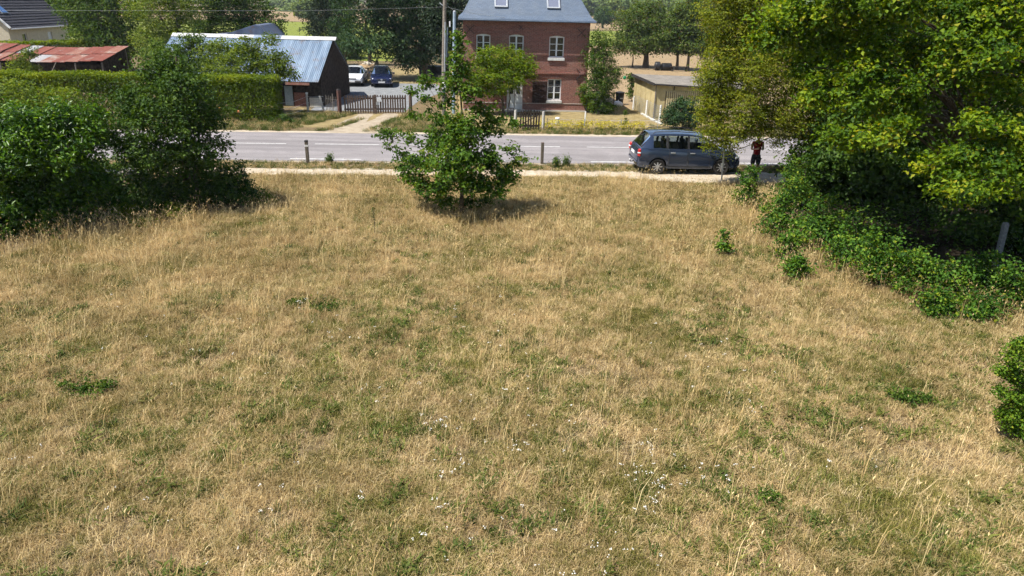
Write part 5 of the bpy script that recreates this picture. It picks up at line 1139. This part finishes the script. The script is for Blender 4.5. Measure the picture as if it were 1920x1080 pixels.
# ------------------------------------------------------------------ cars
def paint(name, c, rough=.3, metal=.25):
    n = N(name); f = n.noise(n.obj(), 3, 5, .6)
    return n.done(n.ramp(f, [(.3, tuple(v*.96 for v in c)), (.7, c)]), rough, .5, metal, .8)
m_tyre = mottled('tyre_rubber', (.018, .017, .016), (.04, .037, .034), 12, .9, .2)
m_rim = mottled('alloy_rim', (.42, .42, .43), (.58, .58, .59), 8, .35, .5, 0, .6)
m_lampred = mottled('red_lamp', (.45, .012, .01), (.6, .03, .02), 9, .25, .5)
m_lampclear = mottled('clear_lamp', (.55, .58, .60), (.80, .82, .84), 14, .15, .6)
m_seat = mottled('seat_cloth', (.018, .018, .02), (.04, .04, .043), 14, .95, .1)
m_amber = mottled('amber_lens', (.5, .2, .02), (.6, .3, .05), 9, .3, .5)
def section(st):
    x, zb, bz, tz, w_, wr = st
    if tz <= bz+.06:                           # bonnet, boot
        c = max(.015, tz-bz)
        h = [(0, zb), (w_*.90, zb), (w_*.985, zb+.13*(bz-zb)), (w_, zb+.5*(bz-zb)), (w_*.985, zb+.86*(bz-zb)), (w_*.955, bz-.005), (w_*.90, bz+c*.35), (w_*.78, bz+c*.62), (w_*.58, bz+c*.85), (w_*.32, bz+c*.97), (0, bz+c)]
    else:
        h = [(0, zb), (w_*.90, zb), (w_*.985, zb+.13*(bz-zb)), (w_, zb+.5*(bz-zb)), (w_*.985, zb+.86*(bz-zb)), (w_*.955, bz), (w_*.94, bz+.03), (wr*1.02, tz-.10), (wr*.93, tz-.035), (wr*.52, tz-.004), (0, tz)]
    return [Vector((x, y, z)) for y, z in h]
def make_car(label, stations, side_cells, ws, rw, wheels, wr_, spokes, pm, doors, loc, rz, group=None, tyre_w=.2, tint=m_carglass):
    """stations rear to front; side_cells: station spans with a side window; ws / rw: station spans of windscreen and rear window"""
    car = empty('parked_car', loc, rz, label, 'car', group)
    S = [section(s) for s in stations]; n = len(S); K = 11
    verts = []
    for s in S: verts += [Vector((p.x, p.y, p.z)) for p in s]+[Vector((p.x, -p.y, p.z)) for p in s[1:-1]]
    M_ = K+K-2
    def vi(i, r_, side):                      # row index, side 0 = +y
        if side == 0 or r_ in (0, K-1): return i*M_+r_
        return i*M_+K+r_-1
    faces, win = [], []; glass = {'side': [], 'ws': [], 'rw': []}
    for i in range(n-1):
        for side in (0, 1):
            for r_ in range(K-1):
                f = [vi(i, r_, side), vi(i+1, r_, side), vi(i+1, r_+1, side), vi(i, r_+1, side)]
                if side: f.reverse()
                g = None
                if r_ == 6 and i in side_cells: g = 'side'
                if i == ws and r_ >= 7: g = 'ws'
                if i == rw and r_ >= 7: g = 'rw'
                faces.append(f); win.append(1 if g else 0)
                if g: glass[g].append((i, r_, side, f))
    for i in (0, n-1):
        f = [vi(i, r_, 0) for r_ in range(K)]+[vi(i, r_, 1) for r_ in range(K-2, 0, -1)]
        if i == 0: f.reverse()
        faces.append(f); win.append(0)
    me = bpy.data.meshes.new('body'); me.from_pydata([tuple(v) for v in verts], [], faces); me.update()
    me.materials.append(pm); me.materials.append(m_carglass); me.materials.append(m_black)
    for p, w_ in zip(me.polygons, win): p.material_index = w_
    bm = bmesh.new(); bm.from_mesh(me); bmesh.ops.recalc_face_normals(bm, faces=bm.faces); bm.to_mesh(me); bm.free()
    tmp = bpy.data.objects.new('body_tmp', me); COL.objects.link(tmp); cut = []
    hw = max(s[4] for s in stations)
    for xw in wheels:
        for sy in (1, -1):
            mb = MB(); mb.lathe([(wr_+.055, -.15), (wr_+.055, .22)], 28, 'Y', (xw, sy*(hw-.06), wr_+.02)); cm = mb.mesh('cut'); cm.materials.append(m_black); cm.materials.append(m_black); cm.materials.append(m_black)
            for p in cm.polygons: p.material_index = 2
            co = bpy.data.objects.new('cut', cm); COL.objects.link(co); cut.append(co)
            md = tmp.modifiers.new('b', 'BOOLEAN'); md.operation = 'DIFFERENCE'; md.object = co; md.solver = 'EXACT'
    dg = bpy.context.evaluated_depsgraph_get(); dg.update()
    me2 = bpy.data.meshes.new_from_object(tmp.evaluated_get(dg))
    for o in cut: bpy.data.objects.remove(o)
    bpy.data.objects.remove(tmp)
    bm = bmesh.new(); bm.from_mesh(me2)
    bmesh.ops.delete(bm, geom=[f for f in bm.faces if f.material_index == 1], context='FACES'); bm.to_mesh(me2); bm.free()
    me2.polygons.foreach_set('use_smooth', np.ones(len(me2.polygons), bool)); me2.set_sharp_from_angle(angle=R(38))
    me2.name = 'body'; link('body', me2, None, car)
    # glazing
    for i in side_cells:
        for side in (0, 1):
            q = [c for c in glass['side'] if c[0] == i and c[2] == side]
            mb = MB()
            for c in q: mb.add([verts[k]*1.0 for k in c[3]], [(0, 1, 2, 3)])
            mb.build('side_window', tint, car)
    for key, nm in (('ws', 'windscreen'), ('rw', 'rear_window')):
        mb = MB(); idx = {}
        for c in glass[key]: mb.add([verts[k] for k in c[3]], [(0, 1, 2, 3)])
        if mb.f: mb.build(nm, tint, car)
    # doors: slightly proud panels with a handle each
    def side_pt(x, r_):
        for i in range(n-1):
            a, b = S[i][r_], S[i+1][r_]
            if a.x <= x <= b.x: return a.lerp(b, (x-a.x)/max(1e-6, b.x-a.x))
        return S[-1][r_]
    for (x0, x1) in doors:
        for sy in (1, -1):
            xs = np.linspace(x0, x1, 6); vs = []
            rows_ = (2, 3, 4, 5)
            for r_ in rows_:
                for x in xs:
                    p = side_pt(x, r_); vs.append((p.x, sy*(p.y+.006), p.z+(.03 if r_ == 2 else -.012 if r_ == 5 else 0)))
            fs = [(a*6+b, a*6+b+1, a*6+b+7, a*6+b+6) for a in range(3) for b in range(5)]
            mb = MB(); mb.add(vs, fs); d = mb.build('door', pm, car, True)
            ph = side_pt(x0+.14, 4); MB().box((x0+.15, sy*(ph.y+.022), ph.z-.02), (.20, .03, .035)).build('handle', m_rim, d, bevel=.008)
            # dark shut line round the door
            ed = MB()
            for x in (x0, x1):
                for a, b in ((2, 3), (3, 4), (4, 5)):
                    p, q = side_pt(x, a), side_pt(x, b); ed.bar((p.x, sy*(p.y+.004), p.z), (q.x, sy*(q.y+.004), q.z), .014, .012)
            ed.build('shut_line', m_black, d)
    # wheels
    for xw in wheels:
        for sy in (1, -1):
            wh = empty('wheel', (xw, sy*(hw-.115), wr_)); wh.parent = car
            t = tyre_w/2; r1 = wr_*.70
            MB().lathe([(r1, -t*.8), (wr_*.93, -t), (wr_, -t*.7), (wr_, t*.7), (wr_*.93, t), (r1, t*.8)], 28, 'Y').build('tyre', m_tyre, wh, True)
            rm = MB(); yo = sy*t*.62
            rm.lathe([(r1+.004, yo-.012), (r1+.004, yo+.012), (r1*.88, yo+.012), (r1*.88, yo-.012)], 28, 'Y')
            for k in range(spokes):
                a = 2*PI*k/spokes; d = Vector((math.cos(a), 0, math.sin(a)))
                rm.bar(d*.04+Vector((0, yo+sy*.02, 0)), d*r1*.9+Vector((0, yo, 0)), .055, .03)
            rm.lathe([(.06, yo-.02), (.06, yo+.035), (.03, yo+.04)], 14, 'Y'); rm.build('rim', m_rim, wh)
            MB().lathe([(r1*.9, yo-sy*.04-.005), (r1*.9, yo-sy*.04+.005)], 20, 'Y').build('brake_disc', m_iron, wh)
    # cabin: floor and seats
    fl = MB(); x0, x1 = stations[2][0]+.1, stations[-3][0]-.5; fl.box(((x0+x1)/2, 0, .42), (x1-x0, hw*1.5, .05)); fl.build('cabin_floor', m_seat, car)
    return car, S, side_pt
# grey people carrier
T = [(.00, .42, .74, .75, .66, .5), (.035, .34, .86, .87, .78, .6), (.10, .30, 1.02, 1.03, .845, .7), (.17, .28, 1.07, 1.085, .865, .7), (.50, .26, 1.06, 1.60, .885, .64), (.64, .25, 1.05, 1.625, .892, .655), (1.16, .24, 1.04, 1.65, .897, .665), (1.26, .24, 1.035, 1.652, .897, .667), (2.05, .23, 1.02, 1.645, .897, .665), (2.14, .23, 1.015, 1.64, .897, .664),
     (2.74, .23, 1.005, 1.575, .895, .645), (3.56, .24, .985, .995, .885, .6), (3.85, .25, .93, .97, .875, .6), (4.10, .26, .86, .90, .845, .6), (4.28, .28, .74, .79, .78, .6), (4.36, .32, .64, .68, .69, .6), (4.395, .36, .58, .60, .60, .5)]
m_grey = paint('grey_metallic_paint', (.036, .054, .10), .15, .5)
c_rear = gpt(1231, 327.5); c_front = gpt(1352, 328.5); ah = math.atan2(c_front.y-c_rear.y, c_front.x-c_rear.x)
dirx = Vector((math.cos(ah), math.sin(ah), 0)); diry = Vector((-dirx.y, dirx.x, 0))
org = c_rear-dirx*.86+diry*.86
car, S, sp_ = make_car('grey people carrier with roof rails parked on the sandy path', T, (5, 7, 9, 10), 10, 3, (.86, 3.538), .318, 8, m_grey, ((1.30, 2.06), (2.12, 3.02)), (org.x, org.y, .012), ah)
for sy in (1, -1):
    MB().box((.085, sy*.775, .88), (.13, .15, .30), Matrix.Rotation(sy*.35, 3, 'Z')).build('tail_light', m_lampred, car, bevel=.03)
    MB().box((.072, sy*.792, .88), (.14, .15, .05), Matrix.Rotation(sy*.35, 3, 'Z')).build('reversing_light', m_lampclear, car, bevel=.012)
    MB().box((4.17, sy*.70, .70), (.30, .20, .15), Matrix.Rotation(-sy*.55, 3, 'Z')).build('headlight', m_lampclear, car, bevel=.04)
    mb = MB(); mb.tube([(.62, sy*.57, 1.615), (.75, sy*.575, 1.69), (1.6, sy*.585, 1.715), (2.45, sy*.575, 1.67), (2.62, sy*.565, 1.58)], .018, 6); mb.build('roof_rail', m_black, car, True)
    mr = MB().box((2.98, sy*.99, 1.08), (.12, .20, .15)).build('mirror', m_grey, car, bevel=.035)
    mb = MB(); mb.box((2.1, sy*.902, .33), (1.95, .02, .05)); mb.build('side_moulding', m_black, car, bevel=.006)
    # dark door pillars and window trim
    mb = MB()
    for i in (6, 8):
        a, b = S[i], S[i+1]; mb.add([Vector((p.x, sy*(p.y+.004), p.z)) for p in (a[6], b[6], b[7], a[7])], [(0, 1, 2, 3)])
    mb.build('door_pillar', m_black, car)
MB().box((-.004, 0, .80), (.02, .50, .11), Matrix.Rotation(.0, 3, 'Y')).build('number_plate', m_plate, car)
MB().box((.03, 0, .50), (.10, 1.40, .12)).build('bumper_strip', m_grey, car, bevel=.03)
MB().tube([(.05, 0, .36), (-.08, 0, .36), (-.10, 0, .42)], .025, 8).build('tow_bar', m_iron, car, True); MB().lathe([(.01, 0), (.028, .015), (.03, .03), (.01, .055)], 10, 'Z', (-.10, 0, .42)).build('tow_ball', m_rim, car, True)
MB().box((4.36, 0, .50), (.06, .9, .16)).build('grille', m_black, car, bevel=.02)
for x, sy in ((1.55, .38), (1.55, -.38), (2.35, .38), (2.35, -.38)):
    se = empty('seat', (x, sy, 0)); se.parent = car
    MB().box((.12, 0, .62), (.5, .48, .2)).build('cushion', m_seat, se, bevel=.05); MB().box((-.14, 0, .98), (.16, .46, .62), Matrix.Rotation(-.18, 3, 'Y')).build('backrest', m_seat, se, bevel=.05)
    MB().box((-.22, 0, 1.37), (.10, .24, .17), Matrix.Rotation(-.18, 3, 'Y')).build('headrest', m_seat, se, bevel=.04)
MB().box((3.05, 0, .88), (.35, 1.4, .24)).build('dashboard', m_seat, car, bevel=.05)
mb = MB(); mb.lathe([(.17, -.015), (.19, 0), (.17, .015)], 18, 'X', (2.80, .38, .98)); mb.build('steering_wheel', m_black, car)

# saloon (white) and hatch-like saloon (dark blue) in the gravel yard, noses towards the meadow
def saloon(label, pm, loc, rz, hood, style):
    if style == 'boxy':
        T = [(.0, .40, .70, .72, .66, .5), (.06, .30, .86, .88, .78, .6), (.18, .27, .94, .97, .82, .6), (.75, .25, .95, .985, .845, .6), (1.35, .24, .93, 1.36, .85, .56), (1.45, .24, .93, 1.38, .85, .57), (2.15, .23, .92, 1.40, .85, .585), (2.22, .23, .92, 1.40, .85, .585), (2.75, .23, .91, 1.36, .85, .57), (3.30, .24, .885, .90, .845, .55), (3.85, .25, .80, .84, .83, .55), (4.25, .26, .70, .735, .81, .55), (4.38, .29, .64, .66, .76, .5), (4.42, .36, .60, .62, .70, .5)]
    else:
        T = [(.0, .40, .72, .74, .64, .5), (.06, .30, .90, .92, .77, .6), (.18, .27, .99, 1.02, .83, .6), (.62, .25, 1.0, 1.04, .86, .6), (1.20, .24, .98, 1.42, .868, .56), (1.30, .24, .98, 1.43, .868, .57), (2.05, .23, .96, 1.45, .868, .58), (2.12, .23, .96, 1.45, .868, .58), (2.65, .23, .94, 1.41, .868, .57), (3.28, .24, .92, .935, .86, .55), (3.80, .25, .84, .88, .845, .55), (4.15, .26, .74, .78, .80, .55), (4.32, .30, .64, .67, .72, .5), (4.37, .36, .58, .60, .62, .5)]
    c, S, _ = make_car(label, T, (5, 7, 8), 8, 3, (.82, 3.42), .30, 7, pm, ((1.25, 2.14), (2.2, 3.05)), loc, rz)
    L = T[-1][0]
    for sy in (1, -1):
        MB().box((L-.10-.05*(style != 'boxy'), sy*.60, .60), (.12, .30 if style == 'boxy' else .26, .14 if style == 'boxy' else .19), Matrix.Rotation(-sy*.22, 3, 'Z')).build('headlight', m_lampclear, c, bevel=.025)
        MB().box((2.95, sy*.95, .98), (.12, .17, .13)).build('mirror', pm if style != 'boxy' else m_black, c, bevel=.03)
        MB().box((2.1, sy*.858, .46), (2.3, .02, .10)).build('side_moulding', m_black, c, bevel=.006)
        MB().box((.06, sy*.66, .76), (.08, .26, .16)).build('tail_light', m_lampred, c, bevel=.02)
    MB().box((L-.03, 0, .36), (.13, 1.42, .16)).build('bumper', m_black if style == 'boxy' else pm, c, bevel=.03)
    MB().box((L+.035, 0, .42 if style != 'boxy' else .40), (.02, .50, .11)).build('number_plate', m_plate, c)
    MB().box((L-.02, 0, .59), (.05, .72, .10)).build('grille', m_black, c, bevel=.01)
    if style != 'boxy':
        MB().lathe([(.07, 0), (.075, .012), (.03, .02)], 14, 'X', (L+.005, 0, .60)).build('badge', m_rim, c)
    for x, sy in ((1.5, .36), (1.5, -.36), (2.25, .36), (2.25, -.36)):
        se = empty('seat', (x, sy, 0)); se.parent = c
        MB().box((.1, 0, .55), (.5, .48, .18)).build('cushion', m_seat, se, bevel=.05); MB().box((-.14, 0, .85), (.16, .46, .52), Matrix.Rotation(-.2, 3, 'Y')).build('backrest', m_seat, se, bevel=.05); MB().box((-.23, 0, 1.18), (.10, .24, .15), Matrix.Rotation(-.2, 3, 'Y')).build('headrest', m_seat, se, bevel=.04)
    MB().box((2.85, 0, .80), (.3, 1.3, .18)).build('dashboard', m_seat, c, bevel=.05)
    return c
m_wcar = paint('white_car_paint', (.74, .76, .78), .3, 0.0); m_bcar = paint('dark_blue_paint', (.006, .010, .045), .22, .2)
def nose_at(px, py, hd, L):                  # car origin (rear) from the ground point under its nose
    p = gpt(px, py); d = Vector((math.cos(hd), math.sin(hd), 0)); o = p-d*L; return (o.x, o.y, .014)
h1 = R(-90+5.5); saloon('white boxy saloon parked on the gravel yard', m_wcar, nose_at(660, 163, h1, 4.42), h1, 1, 'boxy')
h2 = R(-90+9.5); saloon('dark blue saloon parked beside the white one', m_bcar, nose_at(716, 165, h2, 4.37), h2, 1, 'round')

# ------------------------------------------------------------------ person under the feathery tree
def skinned(name, nodes, edges, mat, parent, sub=2, root=0):
    me = bpy.data.meshes.new(name); me.from_pydata([n_[0] for n_ in nodes], edges, []); me.update()
    o = bpy.data.objects.new(name, me); COL.objects.link(o)
    md = o.modifiers.new('skin', 'SKIN'); sv = me.skin_vertices[0].data
    for i, n_ in enumerate(nodes):
        r_ = n_[1]; sv[i].radius = r_ if hasattr(r_, '__len__') else (r_, r_); sv[i].use_root = (i == root)
    ms = o.modifiers.new('sub', 'SUBSURF'); ms.levels = sub; ms.render_levels = sub
    dg = bpy.context.evaluated_depsgraph_get(); dg.update()
    m2 = bpy.data.meshes.new_from_object(o.evaluated_get(dg)); bpy.data.objects.remove(o)
    m2.polygons.foreach_set('use_smooth', np.ones(len(m2.polygons), bool)); m2.name = name
    return link(name, m2, mat, parent)
m_skin = mottled('skin', (.36, .21, .145), (.44, .27, .19), 9, .6, .3)
m_red = mottled('red_cloth', (.16, .008, .013), (.24, .015, .022), 16, .9, .1, .2)
m_short = mottled('dark_cloth', (.018, .018, .024), (.04, .04, .05), 16, .95, .1, .2)
m_hair = mottled('dark_hair', (.015, .011, .008), (.035, .026, .02), 30, .6, .3)
pp = gpt(1412, 332.5)
PS = empty('person', (pp.x, pp.y, .012), R(0), 'person in red top and dark shorts standing in the tree shade', 'person')
# faces the meadow (-y); arms bent, hands together in front of the chest
nd = [((0, 0, .94), (.135, .10)), ((0, .01, 1.10), (.125, .09)), ((0, .01, 1.30), (.155, .10)), ((0, .015, 1.43), (.12, .08)), ((0, .01, 1.50), (.055, .055)), ((0, -.005, 1.57), (.06, .065)), ((0, -.02, 1.66), (.078, .092)), ((0, -.012, 1.735), (.062, .075))]
ed = [(i, i+1) for i in range(7)]
for s in (1, -1):
    k = len(nd)
    nd += [((s*.10, 0, .86), (.085, .09)), ((s*.105, -.01, .66), (.075, .08)), ((s*.11, -.01, .47), (.052, .056)), ((s*.112, .015, .34), (.053, .056)), ((s*.115, .02, .10), (.034, .038)), ((s*.12, -.03, .045), (.038, .04)), ((s*.135, -.13, .03), (.036, .025))]
    ed += [(0, k)]+[(k+i, k+i+1) for i in range(6)]
    k = len(nd)
    nd += [((s*.175, .01, 1.41), (.06, .06)), ((s*.215, .02, 1.28), (.047, .05)), ((s*.235, .0, 1.14), (.04, .04)), ((s*.17, -.12, 1.16), (.034, .036)), ((s*.10, -.23, 1.20), (.024, .03)), ((s*.075, -.275, 1.215), (.020, .034))]
    ed += [(3, k)]+[(k+i, k+i+1) for i in range(5)]
    pw = k+5
    for q, (dx, dy, dz, ln) in enumerate([(-.028, -.055, .030, 1), (-.03, -.062, .012, 1.08), (-.03, -.060, -.006, 1.0), (-.026, -.050, -.022, .85)]):
        b = Vector(nd[pw][0]); k2 = len(nd)
        nd += [(tuple(b+Vector((s*dx*.5, dy*.5*ln, dz))), .009), (tuple(b+Vector((s*dx*1.4, dy*.75*ln, dz))), .008)]; ed += [(pw, k2), (k2, k2+1)]
    b = Vector(nd[pw-1][0]); k2 = len(nd); nd += [(tuple(b+Vector((-s*.02, -.02, .035))), .010), (tuple(b+Vector((-s*.03, -.05, .05))), .009)]; ed += [(pw-1, k2), (k2, k2+1)]
skinned('body', nd, ed, m_skin, PS, 2)
tn = [((0, 0, .82), (.162, .125)), ((0, .01, 1.08), (.148, .112)), ((0, .01, 1.30), (.178, .122)), ((0, .015, 1.425), (.142, .10)), ((0, .012, 1.475), (.075, .07))]; te = [(0, 1), (1, 2), (2, 3), (3, 4)]
for s in (1, -1):
    k = len(tn); tn += [((s*.175, .01, 1.41), (.078, .078)), ((s*.21, .02, 1.29), (.066, .068))]; te += [(3, k), (k, k+1)]
skinned('red_top', tn, te, m_red, PS, 2)
tn = [((0, 0, 1.02), (.146, .110)), ((0, 0, .90), (.156, .118))]; te = [(0, 1)]
for s in (1, -1):
    k = len(tn); tn += [((s*.10, 0, .82), (.108, .112)), ((s*.108, -.01, .66), (.102, .105)), ((s*.112, -.01, .50), (.095, .095))]; te += [(1, k), (k, k+1), (k+1, k+2)]
skinned('shorts', tn, te, m_short, PS, 2)
skinned('hair', [((0, .03, 1.64), (.075, .075)), ((0, .01, 1.73), (.083, .09)), ((0, -.045, 1.765), (.06, .04))], [(0, 1), (1, 2)], m_hair, PS, 2)
for s in (1, -1):
    skinned('shoe', [((s*.118, .045, .05), (.045, .05)), ((s*.125, -.05, .045), (.047, .04)), ((s*.138, -.15, .035), (.045, .032))], [(0, 1), (1, 2)], m_black, PS, 2)
    MB().lathe([(.004, -.004), (.012, 0), (.004, .004)], 10, 'Y', (s*.032, -.108, 1.665)).build('eye', m_black, PS)
    MB().lathe([(.012, -.01), (.03, 0), (.012, .01)], 10, 'X', (s*.085, .0, 1.655)).build('ear', m_skin, PS, True)
skinned('nose', [((0, -.105, 1.66), (.008, .008)), ((0, -.125, 1.635), (.014, .012))], [(0, 1)], m_skin, PS, 1)
MB().box((0, -.108, 1.60), (.045, .008, .010)).build('mouth', m_red, PS)

# ------------------------------------------------------------------ summer haze
HZ = N('summer_haze'); HZ.t.nodes.remove(HZ.b)
pv = HZ.n('ShaderNodeVolumePrincipled'); pv.inputs['Color'].default_value = (.80, .88, 1.0, 1); pv.inputs['Density'].default_value = .00022; pv.inputs['Anisotropy'].default_value = .2
HZ.l(pv.outputs[0], HZ.out.inputs['Volume'])
o = MB().box((200, 1800, 99), (6400, 3800, 202)).build('haze', HZ.m); setp(o, 'thin summer haze over the fields', None, None, 'stuff')
